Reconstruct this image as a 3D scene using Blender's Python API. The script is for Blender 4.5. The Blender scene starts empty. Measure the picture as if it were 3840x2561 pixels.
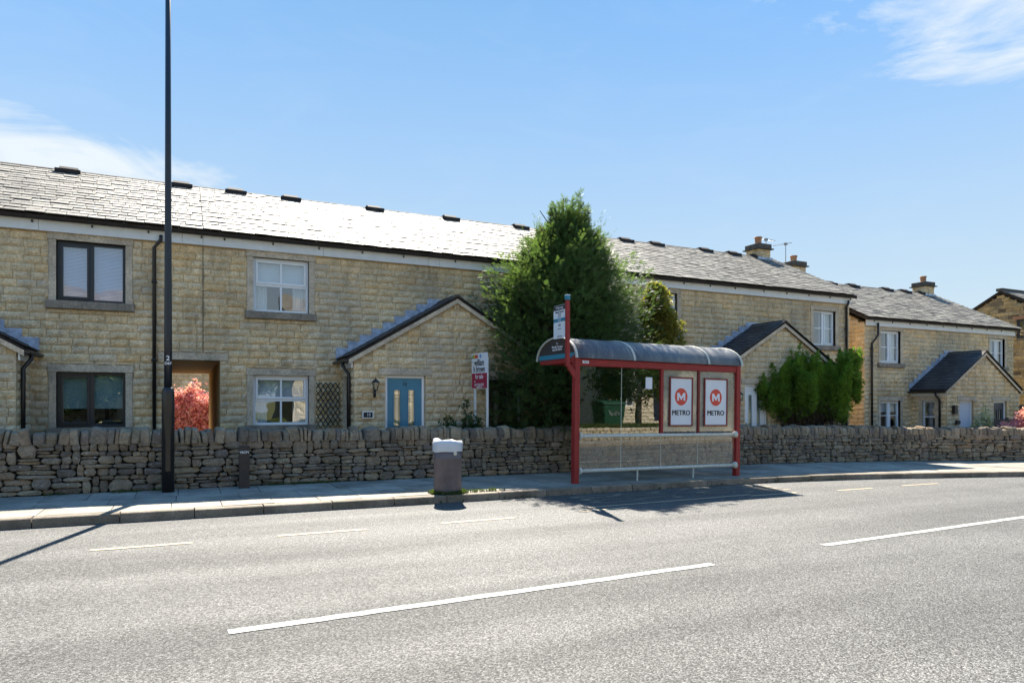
import bpy, math, random
import numpy as np
from mathutils import Vector, Matrix, Euler
R = math.radians
rnd = random.Random(7)
rng = np.random.default_rng(7)
S = bpy.context.scene
COL = S.collection

# ---------------------------------------------------------------- camera, sky, sun, exposure
EYE = 1.53
YAW = 25.7
cam_d = bpy.data.cameras.new('camera'); cam = bpy.data.objects.new('camera', cam_d); COL.objects.link(cam)
cam.location = (0, 0, EYE); cam.rotation_euler = (R(90), 0, R(-YAW))
cam_d.sensor_width = 36; cam_d.lens = 24.0; cam_d.shift_y = 0.060
cam_d.clip_start = 0.05; cam_d.clip_end = 3000
S.camera = cam
S.view_settings.view_transform = 'Standard'; S.view_settings.look = 'None'
S.view_settings.gamma = 1; S.view_settings.use_curve_mapping = False
S.view_settings.exposure = 2.68
SUN_AZ, SUN_EL = 17.7, 47.5      # azimuth measured from +Y towards +X
sund = Vector((math.sin(R(SUN_AZ)) * math.cos(R(SUN_EL)), math.cos(R(SUN_AZ)) * math.cos(R(SUN_EL)), math.sin(R(SUN_EL))))
sl = bpy.data.lights.new('sun', 'SUN'); so = bpy.data.objects.new('sun', sl); COL.objects.link(so)
sl.energy = 2.7; sl.angle = R(0.53); sl.color = (1, .93, .82)
so.rotation_euler = sund.to_track_quat('Z', 'Y').to_euler(); so.location = (10, 30, 40)
W = bpy.data.worlds.new('World'); S.world = W; W.use_nodes = True
S.cycles.max_bounces = 8; S.cycles.transparent_max_bounces = 16
S.cycles.sample_clamp_indirect = 6


class NT:
    def __init__(s, nt):
        s.nt = nt; s.nt.nodes.clear()
    def n(s, t, **kw):
        nd = s.nt.nodes.new(t)
        for k, v in kw.items():
            if k.startswith('i_'):
                key = k[2:]
                key = int(key) if key.isdigit() else key.replace('_', ' ')
                nd.inputs[key].default_value = v
            else:
                setattr(nd, k, v)
        return nd
    def l(s, a, b): s.nt.links.new(a, b)
    def math(s, op, a, b=None, c=None, clamp=False):
        nd = s.nt.nodes.new('ShaderNodeMath'); nd.operation = op; nd.use_clamp = clamp
        for i, v in enumerate((a, b, c)):
            if v is None: continue
            if isinstance(v, (int, float)): nd.inputs[i].default_value = v
            else: s.l(v, nd.inputs[i])
        return nd.outputs[0]
    def mix(s, f, a, b, bt='MIX'):
        nd = s.nt.nodes.new('ShaderNodeMix'); nd.data_type = 'RGBA'; nd.blend_type = bt
        for i, v in ((0, f), (6, a), (7, b)):
            if isinstance(v, (int, float)): nd.inputs[i].default_value = v
            elif isinstance(v, (tuple, list)): nd.inputs[i].default_value = tuple(v) + ((1,) if len(v) == 3 else ())
            else: s.l(v, nd.inputs[i])
        return nd.outputs[2]
    def ramp(s, f, stops):
        nd = s.nt.nodes.new('ShaderNodeValToRGB'); cr = nd.color_ramp
        while len(cr.elements) < len(stops): cr.elements.new(.5)
        for e, (p, c) in zip(cr.elements, stops):
            e.position = p; e.color = (c, c, c, 1) if isinstance(c, (int, float)) else tuple(c) + (1,)
        if f is not None: s.l(f, nd.inputs[0])
        return nd.outputs[0]
    def noise(s, vec, scale, detail=4, rough=.55, dist=0):
        nd = s.n('ShaderNodeTexNoise', i_Scale=scale, i_Detail=detail, i_Roughness=rough, i_Distortion=dist)
        if vec is not None: s.l(vec, nd.inputs['Vector'])
        return nd.outputs['Fac']


# world: nishita sky, tinted a little bluer, with thin high cloud
w = NT(W.node_tree)
sky = w.n('ShaderNodeTexSky', sky_type='NISHITA', sun_disc=False)
sky.sun_elevation = R(SUN_EL); sky.sun_rotation = R(SUN_AZ)
sky.air_density = 1.0; sky.dust_density = 0.25; sky.ozone_density = 1.6; sky.altitude = 100
tc = w.n('ShaderNodeTexCoord')
sp = w.n('ShaderNodeSeparateXYZ'); w.l(tc.outputs['Generated'], sp.inputs[0])
az = w.math('ARCTAN2', sp.outputs[0], sp.outputs[1]); el = w.math('ARCSINE', sp.outputs[2])
cmb = w.n('ShaderNodeCombineXYZ'); w.l(w.math('MULTIPLY', az, 3.0), cmb.inputs[0]); w.l(w.math('MULTIPLY', el, 9.0), cmb.inputs[1])
cn = w.noise(cmb.outputs[0], 1.6, 9, .62, .9)
cn2 = w.noise(cmb.outputs[0], 5.0, 6, .6, .4)


def blob(a0, e0, ra, re, rot=0.0):
    da = w.math('SUBTRACT', az, a0); de = w.math('SUBTRACT', el, e0)
    de = w.math('SUBTRACT', de, w.math('MULTIPLY', da, rot))
    q = w.math('ADD', w.math('POWER', w.math('DIVIDE', w.math('ABSOLUTE', da), ra), 2), w.math('POWER', w.math('DIVIDE', w.math('ABSOLUTE', de), re), 2))
    return w.math('MAXIMUM', w.math('SUBTRACT', 1.0, q), 0.0)


b1 = blob(-.16, .296, .32, .052, -.10)
b2 = blob(1.13, .46, .40, .15, -.25)
b3 = blob(.40, .555, .10, .016); b4 = blob(-.02, .515, .05, .014)
msk = w.math('MAXIMUM', w.math('MAXIMUM', b1, b2), w.math('MAXIMUM', w.math('MULTIPLY', b3, .7), w.math('MULTIPLY', b4, .5)))
cf = w.math('ADD', w.math('MULTIPLY', cn, .8), w.math('MULTIPLY', cn2, .2))
cf = w.math('ADD', cf, w.math('MULTIPLY', w.math('SUBTRACT', msk, 1.0), .34))
cfr = w.ramp(cf, [(.30, 0), (.54, .92)])
faint = w.math('MULTIPLY', w.ramp(cn, [(.5, 0), (.8, 1)]), .08)
cfac = w.math('MAXIMUM', w.math('MULTIPLY', cfr, w.ramp(msk, [(0, 0), (.35, 1)])), faint)
hs = w.n('ShaderNodeHueSaturation', i_Saturation=.97, i_Value=1.0); w.l(sky.outputs[0], hs.inputs['Color'])
# lifts the sky fill on the shaded fronts: the whole dome is evened out by the same curve of its own brightness
bwn = w.n('ShaderNodeRGBToBW'); w.l(sky.outputs[0], bwn.inputs[0])
ev = w.math('MULTIPLY', w.math('POWER', w.math('MAXIMUM', bwn.outputs[0], .02), -.92), 1.30)
evc = w.n('ShaderNodeCombineColor')
for i_ in range(3): w.l(ev, evc.inputs[i_])
even = w.mix(1.0, w.mix(1.0, hs.outputs[0], (.30, .515, .62), 'MULTIPLY'), evc.outputs[0], 'MULTIPLY')
hz = w.math('POWER', w.math('SUBTRACT', 1.0, w.math('DIVIDE', w.math('ABSOLUTE', el), .62, clamp=True), clamp=True), 1.25)
even = w.mix(w.math('MULTIPLY', hz, .92), even, (1.24, 1.42, 1.54))
col = w.mix(cfac, even, (1.38, 1.49, 1.56))
bg = w.n('ShaderNodeBackground', i_Strength=0.1); w.l(col, bg.inputs[0])
wo = w.n('ShaderNodeOutputWorld'); w.l(bg.outputs[0], wo.inputs[0])

# ---------------------------------------------------------------- materials
M = {}


def principled(name, color, rough=.6, spec=.5, metal=0.0, var=0.0, nscale=6, bump=0.0, bscale=40, coat=0.0, var2=None):
    m = bpy.data.materials.new(name); m.use_nodes = True; t = NT(m.node_tree)
    out = t.n('ShaderNodeOutputMaterial'); p = t.n('ShaderNodeBsdfPrincipled'); t.l(p.outputs[0], out.inputs[0])
    p.inputs['Roughness'].default_value = rough; p.inputs['Metallic'].default_value = metal
    p.inputs['Specular IOR Level'].default_value = spec; p.inputs['Coat Weight'].default_value = coat
    geo = t.n('ShaderNodeNewGeometry'); pos = geo.outputs['Position']
    c = tuple(color)
    if var > 0:
        nz = t.noise(pos, nscale, 6)
        lo = tuple(max(0, x * (1 - var)) for x in c); hi = tuple(min(1, x * (1 + var)) for x in (var2 or c))
        cc = t.ramp(nz, [(.3, lo), (.7, hi)]); t.l(cc, p.inputs['Base Color'])
    else:
        p.inputs['Base Color'].default_value = c + (1,)
    if bump > 0:
        b = t.n('ShaderNodeBump', i_Strength=bump, i_Distance=.01); t.l(t.noise(pos, bscale, 5), b.inputs['Height']); t.l(b.outputs[0], p.inputs['Normal'])
    M[name] = m
    return m, t, p, pos


def stone_mat(name, cols, rough=.85, spec=.3, big=1.6, fine=28, bump=.5, dist=.012, lichen=0.0, lcol=(.55, .55, .5), stain=.35, moss=0.0, streak=0.0):
    m = bpy.data.materials.new(name); m.use_nodes = True; t = NT(m.node_tree)
    out = t.n('ShaderNodeOutputMaterial'); p = t.n('ShaderNodeBsdfPrincipled'); t.l(p.outputs[0], out.inputs[0])
    p.inputs['Specular IOR Level'].default_value = spec
    geo = t.n('ShaderNodeNewGeometry'); oi = t.n('ShaderNodeObjectInfo'); pos = geo.outputs['Position']
    r = t.math('FRACT', t.math('ADD', oi.outputs['Random'], geo.outputs['Random Per Island']))
    n = len(cols)
    base = t.ramp(r, [(i / max(1, n - 1), c) for i, c in enumerate(cols)])
    base.node.color_ramp.interpolation = 'LINEAR'
    nb = t.noise(pos, big, 5, .6); nf = t.noise(pos, fine, 6, .65); nm = t.noise(pos, 7, 5, .6)
    v = t.ramp(nb, [(.3, 1 - stain), (.6, 1.2)])
    base = t.mix(1.0, base, v, 'MULTIPLY')
    base = t.mix(1.0, base, t.ramp(nm, [(.3, .82), (.7, 1.14)]), 'MULTIPLY')
    base = t.mix(1.0, base, t.ramp(nf, [(.3, .72), (.7, 1.22)]), 'MULTIPLY')
    if streak > 0:
        mp = t.n('ShaderNodeMapping'); mp.inputs['Scale'].default_value = (1, 1, .12); t.l(pos, mp.inputs['Vector'])
        base = t.mix(1.0, base, t.ramp(t.noise(mp.outputs[0], 3.4, 6, .7), [(.36, 1 - streak), (.52, 1.08)]), 'MULTIPLY')
        base = t.mix(t.math('MULTIPLY', t.ramp(t.noise(pos, .45, 5, .65), [(.5, 0), (.66, 1)]), .45), base, (.36, .33, .27))
    if moss > 0:
        mm = t.math('MULTIPLY', t.ramp(t.noise(pos, 3.1, 6, .7), [(.52, 0), (.66, 1)]), moss)
        base = t.mix(mm, base, (.07, .085, .04))
    if lichen > 0:
        vo = t.n('ShaderNodeTexVoronoi', i_Scale=17.0); t.l(pos, vo.inputs['Vector'])
        ds = t.math('ADD', vo.outputs['Distance'], t.math('MULTIPLY', nf, .22))
        sel = t.ramp(ds, [(.235, 1), (.27, 0)])
        gate = t.ramp(t.noise(pos, 2.7, 4, .6), [(.44, 0), (.54, 1)])
        base = t.mix(t.math('MULTIPLY', t.math('MULTIPLY', sel, gate), lichen), base, lcol)
    t.l(base, p.inputs['Base Color'])
    p.inputs['Roughness'].default_value = rough
    b = t.n('ShaderNodeBump', i_Strength=bump, i_Distance=dist)
    t.l(t.math('ADD', t.math('MULTIPLY', nf, .5), t.noise(pos, 11, 4, .6)), b.inputs['Height']); t.l(b.outputs[0], p.inputs['Normal'])
    M[name] = m
    return m, t, p


stone_mat('buff_stone', [(.58, .425, .235), (.63, .475, .28), (.585, .45, .27), (.66, .505, .305), (.615, .425, .215), (.53, .425, .285), (.635, .475, .28)], stain=.2, big=.7, bump=.42, dist=.009, streak=.2)
stone_mat('old_stone', [(.42, .28, .12), (.50, .35, .17), (.33, .23, .12), (.46, .34, .19), (.14, .10, .06), (.48, .36, .2)], stain=.3)
stone_mat('rubble_stone', [(.20, .148, .095), (.275, .21, .135), (.165, .135, .11), (.32, .25, .16), (.215, .172, .122), (.265, .19, .12), (.14, .112, .088), (.29, .225, .152)], lichen=.9, lcol=(.5, .5, .46), bump=.9, dist=.02, stain=.3, moss=.25)
stone_mat('cast_stone', [(.47, .385, .28), (.52, .425, .31)], stain=.16, bump=.2, big=2.2)
stone_mat('dark_sill', [(.24, .20, .155), (.28, .235, .18)], stain=.35, bump=.2, big=3)
stone_mat('slate', [(.15, .136, .112), (.205, .187, .153), (.105, .097, .08), (.24, .22, .178), (.165, .149, .12)], rough=.62, spec=.25, bump=.7, dist=.010, stain=.35)
stone_mat('slate_shaded', [(.035, .035, .037), (.05, .049, .05), (.028, .028, .03), (.06, .058, .057)], rough=.55, spec=.3, bump=.3, dist=.005)  # darker slate copy: house shade over the porches put into its colour
stone_mat('paving', [(.27, .245, .20), (.32, .29, .24), (.23, .21, .175), (.30, .26, .205)], rough=.8, spec=.2, big=1.1, moss=.12, stain=.38, bump=.35, dist=.006, fine=60)
stone_mat('kerb_stone', [(.21, .165, .12), (.25, .2, .145), (.18, .145, .105), (.27, .22, .16)], rough=.8, stain=.4, bump=.6, fine=50, moss=.3)
stone_mat('pale_wall', [(.42, .37, .26), (.36, .31, .21), (.48, .43, .32), (.33, .29, .2)], stain=.3, big=.9)
stone_mat('terracotta', [(.40, .20, .11), (.44, .23, .13)], stain=.2, bump=.2)
principled('mortar', (.46, .34, .19), .95, .1, var=.25, bump=.5, bscale=60)
principled('rubble_core', (.022, .019, .015), .95, .1, var=.3)
principled('white_trim', (.72, .72, .70), .45, .4, var=.06, nscale=5)
principled('white_upvc', (.80, .81, .82), .25, .5)
principled('grey_upvc', (.018, .022, .027), .35, .5)
principled('pipe_black', (.016, .013, .013), .35, .5)
principled('gutter_brown', (.022, .017, .014), .4, .5)
principled('lead', (.40, .44, .52), .5, .5, metal=.25, var=.35, nscale=9, bump=.15)
principled('ridge_dark', (.04, .032, .028), .8, .2, var=.3)
principled('ridge_tile', (.10, .085, .07), .85, .2, var=.35, nscale=9)
principled('red_paint', (.30, .022, .020), .42, .4, var=.12, nscale=9, bump=.06)
principled('red_dull', (.20, .022, .018), .5, .4, var=.2, nscale=9)
principled('cream_rail', (.62, .60, .50), .45, .4, var=.18, nscale=22)
principled('cream_metal', (.55, .53, .44), .5, .4, var=.2)
principled('lamp_sky_tint', (.013, .016, .023), .32, .5, bump=.05)  # blue of the reflected sky put into the dark column colour
principled('lamp_base_black', (.018, .015, .013), .3, .5, bump=.06, bscale=20)
principled('bin_brown', (.135, .11, .107), .5, .4, var=.16, nscale=7, bump=.15)
principled('bin_top', (.58, .58, .58), .35, .5, var=.04)
principled('marker_brown', (.055, .04, .032), .6, .3, var=.2, nscale=20)
principled('door_blue', (.01, .19, .30), .32, .5, var=.05)
principled('door_navy', (.012, .02, .045), .35, .5)
principled('door_pale', (.50, .53, .60), .4, .5)
principled('door_dark', (.022, .014, .014), .4, .4)
principled('brass', (.62, .45, .14), .25, .5, metal=.9)
principled('text_black', (.015, .015, .017), .6)
principled('text_white', (.80, .80, .80), .5)
principled('paper_white', (.76, .76, .76), .6, var=.03, nscale=4)
principled('poster_red', (.72, .07, .035), .5)
principled('teal', (.02, .21, .30), .4)
principled('sign_red', (.36, .012, .05), .4)
principled('sign_yellow', (.7, .45, .03), .5); principled('sign_blue', (.16, .32, .62), .5); principled('sign_green', (.2, .35, .05), .5)
principled('charcoal_panel', (.035, .03, .03), .45)
principled('trellis_green', (.018, .035, .026), .6)
principled('fence_brown', (.075, .055, .045), .75, var=.3)
principled('iron_black', (.012, .011, .011), .4)
principled('frost_glass', (.42, .42, .36), .2)
principled('marking_white', (.40, .39, .355), .75, .2, var=.3, nscale=30, bump=.4, bscale=120)
principled('marking_cream', (.42, .335, .22), .65, .25, var=.22, nscale=20, bump=.4, bscale=120)
principled('marking_faded', (.22, .185, .135), .7, .25, var=.4, nscale=9)
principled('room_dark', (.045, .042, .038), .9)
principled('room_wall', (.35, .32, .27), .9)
principled('curtain', (.62, .66, .72), .9)
principled('blind', (.62, .68, .95), .7)
principled('blind_teal', (.30, .42, .42), .8)
principled('passage_wall', (.55, .38, .20), .9, .1, var=.15)  # warm wall tone with orange bounce light put into the colour
principled('timber_soffit', (.36, .19, .08), .6, .3, var=.25, nscale=3)
principled('bark', (.085, .062, .045), .9, .1, var=.35, nscale=12, bump=.6)
principled('bin_green', (.012, .06, .035), .45, .4, var=.1)
principled('tv_metal', (.3, .3, .3), .4, metal=.8)
principled('sawn_timber', (.34, .21, .10), .8, var=.3, nscale=4)
principled('render_cream', (.62, .55, .42), .85, var=.1)
principled('soil', (.06, .045, .03), .95, var=.3)


def leaf_mat(name, cols, trans=.35, rough=.55, nscale=1.7):
    m = bpy.data.materials.new(name); m.use_nodes = True; t = NT(m.node_tree)
    out = t.n('ShaderNodeOutputMaterial'); p = t.n('ShaderNodeBsdfPrincipled', i_Roughness=rough)
    p.inputs['Specular IOR Level'].default_value = .3
    geo = t.n('ShaderNodeNewGeometry'); pos = geo.outputs['Position']
    r = t.math('ADD', t.math('MULTIPLY', geo.outputs['Random Per Island'], .45), t.math('MULTIPLY', t.ramp(t.noise(pos, nscale, 4, .6), [(.3, 0), (.7, 1)]), .55))
    n = len(cols); c = t.ramp(r, [(i / max(1, n - 1), k) for i, k in enumerate(cols)])
    t.l(c, p.inputs['Base Color'])
    tr = t.n('ShaderNodeBsdfTranslucent'); t.l(t.mix(1.0, c, (1.6, 1.7, .8), 'MULTIPLY'), tr.inputs[0])
    mx = t.n('ShaderNodeMixShader', i_0=trans); t.l(p.outputs[0], mx.inputs[1]); t.l(tr.outputs[0], mx.inputs[2]); t.l(mx.outputs[0], out.inputs[0])
    M[name] = m


leaf_mat('conifer_leaf', [(.045, .075, .035), (.07, .115, .045), (.09, .145, .05), (.085, .11, .045), (.14, .19, .065)], trans=.38)
leaf_mat('conifer_brown', [(.05, .035, .022), (.075, .05, .035), (.04, .04, .02)])
leaf_mat('golden_leaf', [(.12, .14, .03), (.24, .22, .04), (.18, .16, .04), (.34, .30, .06)])
leaf_mat('bush_leaf', [(.07, .13, .02), (.11, .19, .028), (.16, .25, .035), (.22, .30, .05)], trans=.5, nscale=3)
leaf_mat('shrub_leaf', [(.03, .06, .02), (.05, .09, .03), (.08, .12, .04)])
leaf_mat('red_leaf', [(.34, .05, .10), (.50, .16, .23), (.62, .34, .40), (.25, .05, .07)], .4)
leaf_mat('blossom_leaf', [(.45, .45, .33), (.55, .55, .45), (.2, .24, .12), (.6, .6, .5)], .3)
leaf_mat('grass_leaf', [(.05, .075, .02), (.08, .11, .03), (.11, .13, .04)], .3)
leaf_mat('tree_leaf', [(.03, .05, .015), (.05, .085, .02), (.08, .11, .03)], .35, nscale=.8)


def glass_mat(name, ior=1.75, tint=(.93, .96, .95), rough=.0, wob=.0):
    m = bpy.data.materials.new(name); m.use_nodes = True; t = NT(m.node_tree)
    out = t.n('ShaderNodeOutputMaterial')
    fr = t.n('ShaderNodeFresnel', i_IOR=ior); tr = t.n('ShaderNodeBsdfTransparent'); tr.inputs[0].default_value = tint + (1,)
    gl = t.n('ShaderNodeBsdfGlossy', i_Roughness=rough); gl.inputs[0].default_value = (1, 1, 1, 1)
    if wob:
        geo = t.n('ShaderNodeNewGeometry')
        b = t.n('ShaderNodeBump', i_Strength=wob, i_Distance=.02); t.l(t.noise(geo.outputs['Position'], 1.6, 1), b.inputs['Height']); t.l(b.outputs[0], gl.inputs['Normal'])
    gb = t.n('ShaderNodeNewGeometry'); ff = t.math('MULTIPLY', fr.outputs[0], t.math('SUBTRACT', 1.0, gb.outputs['Backfacing']))
    mx = t.n('ShaderNodeMixShader'); t.l(ff, mx.inputs[0]); t.l(tr.outputs[0], mx.inputs[1]); t.l(gl.outputs[0], mx.inputs[2])
    if name in ('scratched_glass', 'lower_glass'):
        df = t.n('ShaderNodeBsdfDiffuse'); df.inputs[0].default_value = (.60, .55, .45, 1); m2 = t.n('ShaderNodeMixShader')
        gg = t.n('ShaderNodeNewGeometry'); t.l(t.ramp(t.noise(gg.outputs['Position'], 2.3, 6, .7, 1.0), [(.3, .22), (.7, .5)] if name == 'scratched_glass' else [(.3, .04), (.7, .15)]), m2.inputs[0]); t.l(mx.outputs[0], m2.inputs[1]); t.l(df.outputs[0], m2.inputs[2]); mx = m2
    t.l(mx.outputs[0], out.inputs[0])
    M[name] = m


glass_mat('pane_glass', 2.7, (.9, .93, .93), 0, .25)
glass_mat('shelter_glass', 2.15, (.90, .92, .88), .0, .03)
glass_mat('lower_glass', 2.0, (.95, .96, .91), .0, .03)
glass_mat('scratched_glass', 2.1, (.80, .78, .70), .06, .05)


# road: worn stone mastic with a polished aggregate
def road_material():
    m = bpy.data.materials.new('asphalt'); m.use_nodes = True; t = NT(m.node_tree)
    out = t.n('ShaderNodeOutputMaterial'); p = t.n('ShaderNodeBsdfPrincipled'); t.l(p.outputs[0], out.inputs[0])
    geo = t.n('ShaderNodeNewGeometry'); pos = geo.outputs['Position']
    vo = t.n('ShaderNodeTexVoronoi', i_Scale=95.0); t.l(pos, vo.inputs['Vector'])
    mp = t.n('ShaderNodeMapping'); mp.inputs['Scale'].default_value = (.06, 1.0, 1); t.l(pos, mp.inputs['Vector'])
    track = t.noise(mp.outputs[0], 1.15, 3, .5)
    patch = t.noise(pos, .55, 5, .6)
    sepc = t.n('ShaderNodeSeparateColor'); t.l(vo.outputs['Color'], sepc.inputs[0])
    agg = t.ramp(sepc.outputs[0], [(0, (.019, .0185, .017)), (.3, (.063, .062, .057)), (.7, (.116, .114, .105)), (1, (.20, .196, .182))])
    fn = t.noise(pos, 58, 3, .6)
    agg = t.mix(t.ramp(fn, [(.40, 1), (.48, 0)]), agg, (.02, .019, .017))
    c = t.mix(1.0, agg, t.ramp(track, [(.38, .86), (.60, 1.14)]), 'MULTIPLY')
    c = t.mix(1.0, c, t.ramp(patch, [(.3, .84), (.7, 1.12)]), 'MULTIPLY')
    spk = t.ramp(t.noise(pos, 9, 5, .7), [(.66, 0), (.69, 1)])
    c = t.mix(t.math('MULTIPLY', spk, .5), c, (.05, .05, .04))
    t.l(c, p.inputs['Base Color'])
    t.l(t.ramp(track, [(.36, .82), (.62, .74)]), p.inputs['Roughness'])
    p.inputs['Specular IOR Level'].default_value = .38
    h = t.math('ADD', vo.outputs['Distance'], t.math('MULTIPLY', fn, .8))
    b = t.n('ShaderNodeBump', i_Strength=.8, i_Distance=.006); b.invert = True
    t.l(h, b.inputs['Height']); t.l(b.outputs[0], p.inputs['Normal'])
    M['asphalt'] = m


road_material()


def ground_material():
    m, t, p, pos = principled('ground_grass', (.06, .08, .025), .95, .1)
    n1 = t.noise(pos, .35, 6); n2 = t.noise(pos, 9, 5, .7)
    c = t.mix(n2, (.035, .055, .015), (.11, .13, .045)); c = t.mix(t.ramp(n1, [(.45, 0), (.6, 1)]), c, (.12, .10, .055))
    t.l(c, p.inputs['Base Color'])


ground_material()


def roof_plastic():
    m, t, p, pos = principled('roof_plastic', (.03, .032, .038), .3, .6)
    mp = t.n('ShaderNodeMapping'); mp.inputs['Scale'].default_value = (1.0, .35, .35); t.l(pos, mp.inputs['Vector'])
    n1 = t.noise(mp.outputs[0], 3.2, 6, .7, 1.2); n2 = t.noise(pos, 30, 5, .7)
    f = t.math('ADD', t.math('MULTIPLY', n1, .75), t.math('MULTIPLY', n2, .25))
    c = t.ramp(f, [(.38, (.05, .053, .062)), (.52, (.12, .12, .12)), (.66, (.32, .30, .26))])
    t.l(c, p.inputs['Base Color']); t.l(t.ramp(f, [(.4, .28), (.65, .7)]), p.inputs['Roughness'])


roof_plastic()

# ---------------------------------------------------------------- object helpers
WL = {}


def tag(o, label=None, cat=None, group=None, kind=None):
    if label: o['label'] = label
    if cat: o['category'] = cat
    if group: o['group'] = group
    if kind: o['kind'] = kind
    return o


def thing(name, label, cat, loc=(0, 0, 0), rot=(0, 0, 0), group=None, local=False):
    o = bpy.data.objects.new(name, None); COL.objects.link(o)
    o.location = loc; o.rotation_euler = rot; o.empty_display_size = .2
    WL[o] = Vector((0, 0, 0)) if local else Vector(loc)
    return tag(o, label, cat, group)


def link(name, me, mat, parent):
    if isinstance(mat, str): mat = M[mat]
    if not me.materials: me.materials.append(mat)
    o = bpy.data.objects.new(name, me); COL.objects.link(o)
    if parent is not None: o.parent = parent; WL[o] = WL[parent]
    else: WL[o] = Vector((0, 0, 0))
    return o


class MB:
    def __init__(s): s.v = []; s.f = []; s.sm = []
    def add(s, vs, fs, smooth=False):
        b = len(s.v); s.v += [tuple(p) for p in vs]; s.f += [tuple(i + b for i in q) for q in fs]; s.sm += [smooth] * len(fs); return s
    def box(s, x0, x1, y0, y1, z0, z1, rot=None, piv=None):
        vs = [(x0, y0, z0), (x1, y0, z0), (x1, y1, z0), (x0, y1, z0), (x0, y0, z1), (x1, y0, z1), (x1, y1, z1), (x0, y1, z1)]
        if rot is not None:
            pv = Vector(piv); vs = [tuple(rot @ (Vector(p) - pv) + pv) for p in vs]
        return s.add(vs, [(0, 3, 2, 1), (4, 5, 6, 7), (0, 1, 5, 4), (1, 2, 6, 5), (2, 3, 7, 6), (3, 0, 4, 7)])
    def prism(s, poly, axis, a, b):
        # poly: 2D points; axis 'y': (x,z) extruded in y; 'x': (y,z) extruded in x; 'z': (x,y)
        def mk(p, t): return {'y': (p[0], t, p[1]), 'x': (t, p[0], p[1]), 'z': (p[0], p[1], t)}[axis]
        n = len(poly); vs = [mk(p, a) for p in poly] + [mk(p, b) for p in poly]
        return s.add(vs, [tuple(range(n)), tuple(range(2 * n - 1, n - 1, -1))] + [(i, i + n, (i + 1) % n + n, (i + 1) % n) for i in range(n)])
    def tube(s, pts, rad, seg=12, caps=True, smooth=True):
        pts = [Vector(p) for p in pts]; n = len(pts)
        rads = rad if isinstance(rad, (list, tuple)) else [rad] * n
        rings = []; up = None
        for i, p in enumerate(pts):
            d = (pts[min(i + 1, n - 1)] - pts[max(i - 1, 0)]).normalized()
            if up is None: up = Vector((0, 0, 1)) if abs(d.z) < .9 else Vector((1, 0, 0))
            sx = d.cross(up).normalized(); up2 = sx.cross(d).normalized(); up = up2
            rings.append([p + (sx * math.cos(2 * math.pi * k / seg) + up2 * math.sin(2 * math.pi * k / seg)) * rads[i] for k in range(seg)])
        b = len(s.v)
        for r in rings: s.v += [tuple(q) for q in r]
        for i in range(n - 1):
            for k in range(seg):
                s.f.append((b + i * seg + k, b + i * seg + (k + 1) % seg, b + (i + 1) * seg + (k + 1) % seg, b + (i + 1) * seg + k)); s.sm.append(smooth)
        if caps:
            s.f.append(tuple(b + k for k in range(seg))[::-1]); s.sm.append(False)
            s.f.append(tuple(b + (n - 1) * seg + k for k in range(seg))); s.sm.append(False)
        return s
    def lathe(s, prof, cx, cy, seg=20, sx=1, sy=1, smooth=True):
        b = len(s.v); n = len(prof)
        for r, z in prof:
            for k in range(seg):
                a = 2 * math.pi * k / seg; s.v.append((cx + r * math.cos(a) * sx, cy + r * math.sin(a) * sy, z))
        for i in range(n - 1):
            for k in range(seg):
                s.f.append((b + i * seg + k, b + i * seg + (k + 1) % seg, b + (i + 1) * seg + (k + 1) % seg, b + (i + 1) * seg + k)); s.sm.append(smooth)
        s.f.append(tuple(b + k for k in range(seg))[::-1]); s.sm.append(False)
        s.f.append(tuple(b + (n - 1) * seg + k for k in range(seg))); s.sm.append(False)
        return s
    def mesh(s, name, off=None):
        me = bpy.data.meshes.new(name)
        off = off or Vector((0, 0, 0))
        me.from_pydata([(a - off[0], b - off[1], c - off[2]) for a, b, c in s.v], [], s.f)
        me.polygons.foreach_set('use_smooth', s.sm)
        me.update(); return me
    def build(s, name, mat, parent=None, bevel=0):
        off = WL[parent] if parent is not None else None
        o = link(name, s.mesh(name, off), mat, parent)
        if bevel:
            m = o.modifiers.new('bevel', 'BEVEL'); m.width = bevel; m.segments = 2; m.limit_method = 'ANGLE'
        return o


def part_box(name, mat, parent, *a, bevel=0, **k): return MB().box(*a, **k).build(name, mat, parent, bevel)


def text(name, body, mat, parent, loc, size, rot=(R(90), 0, 0), sx=1.0, depth=.001, align='CENTER', bold=0.0, fat=0.0):
    cu = bpy.data.curves.new(name, 'FONT'); cu.body = body; cu.size = size; cu.extrude = depth; cu.align_x = align; cu.align_y = 'CENTER'
    cu.offset = bold; cu.resolution_u = 3
    tmp = bpy.data.objects.new(name + '_tmp', cu); COL.objects.link(tmp)
    dg = bpy.context.evaluated_depsgraph_get()
    me = bpy.data.meshes.new_from_object(tmp.evaluated_get(dg))
    bpy.data.objects.remove(tmp, do_unlink=True)
    if fat:
        V0 = [v.co.copy() for v in me.vertices]; F0 = [tuple(p.vertices) for p in me.polygons]; n0 = len(V0); me = bpy.data.meshes.new(name)
        me.from_pydata([(v.x + k * fat, v.y + (k % 2) * fat * .6, v.z + k * .0003) for k in (-1, 0, 1) for v in V0], [], [tuple(i + k * n0 for i in q) for k in range(3) for q in F0])
    me.materials.clear()
    mtx = Matrix.Translation(Vector(loc) - (WL[parent] if parent is not None else Vector())) @ Euler(rot).to_matrix().to_4x4() @ Matrix.Diagonal((sx, 1, 1, 1))
    me.transform(mtx)
    return link(name, me, mat, parent)


# ---- instanced pieces: the 300 largest in view as objects, the rest joined
cf_, sf_ = math.cos(R(YAW)), math.sin(R(YAW))


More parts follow.
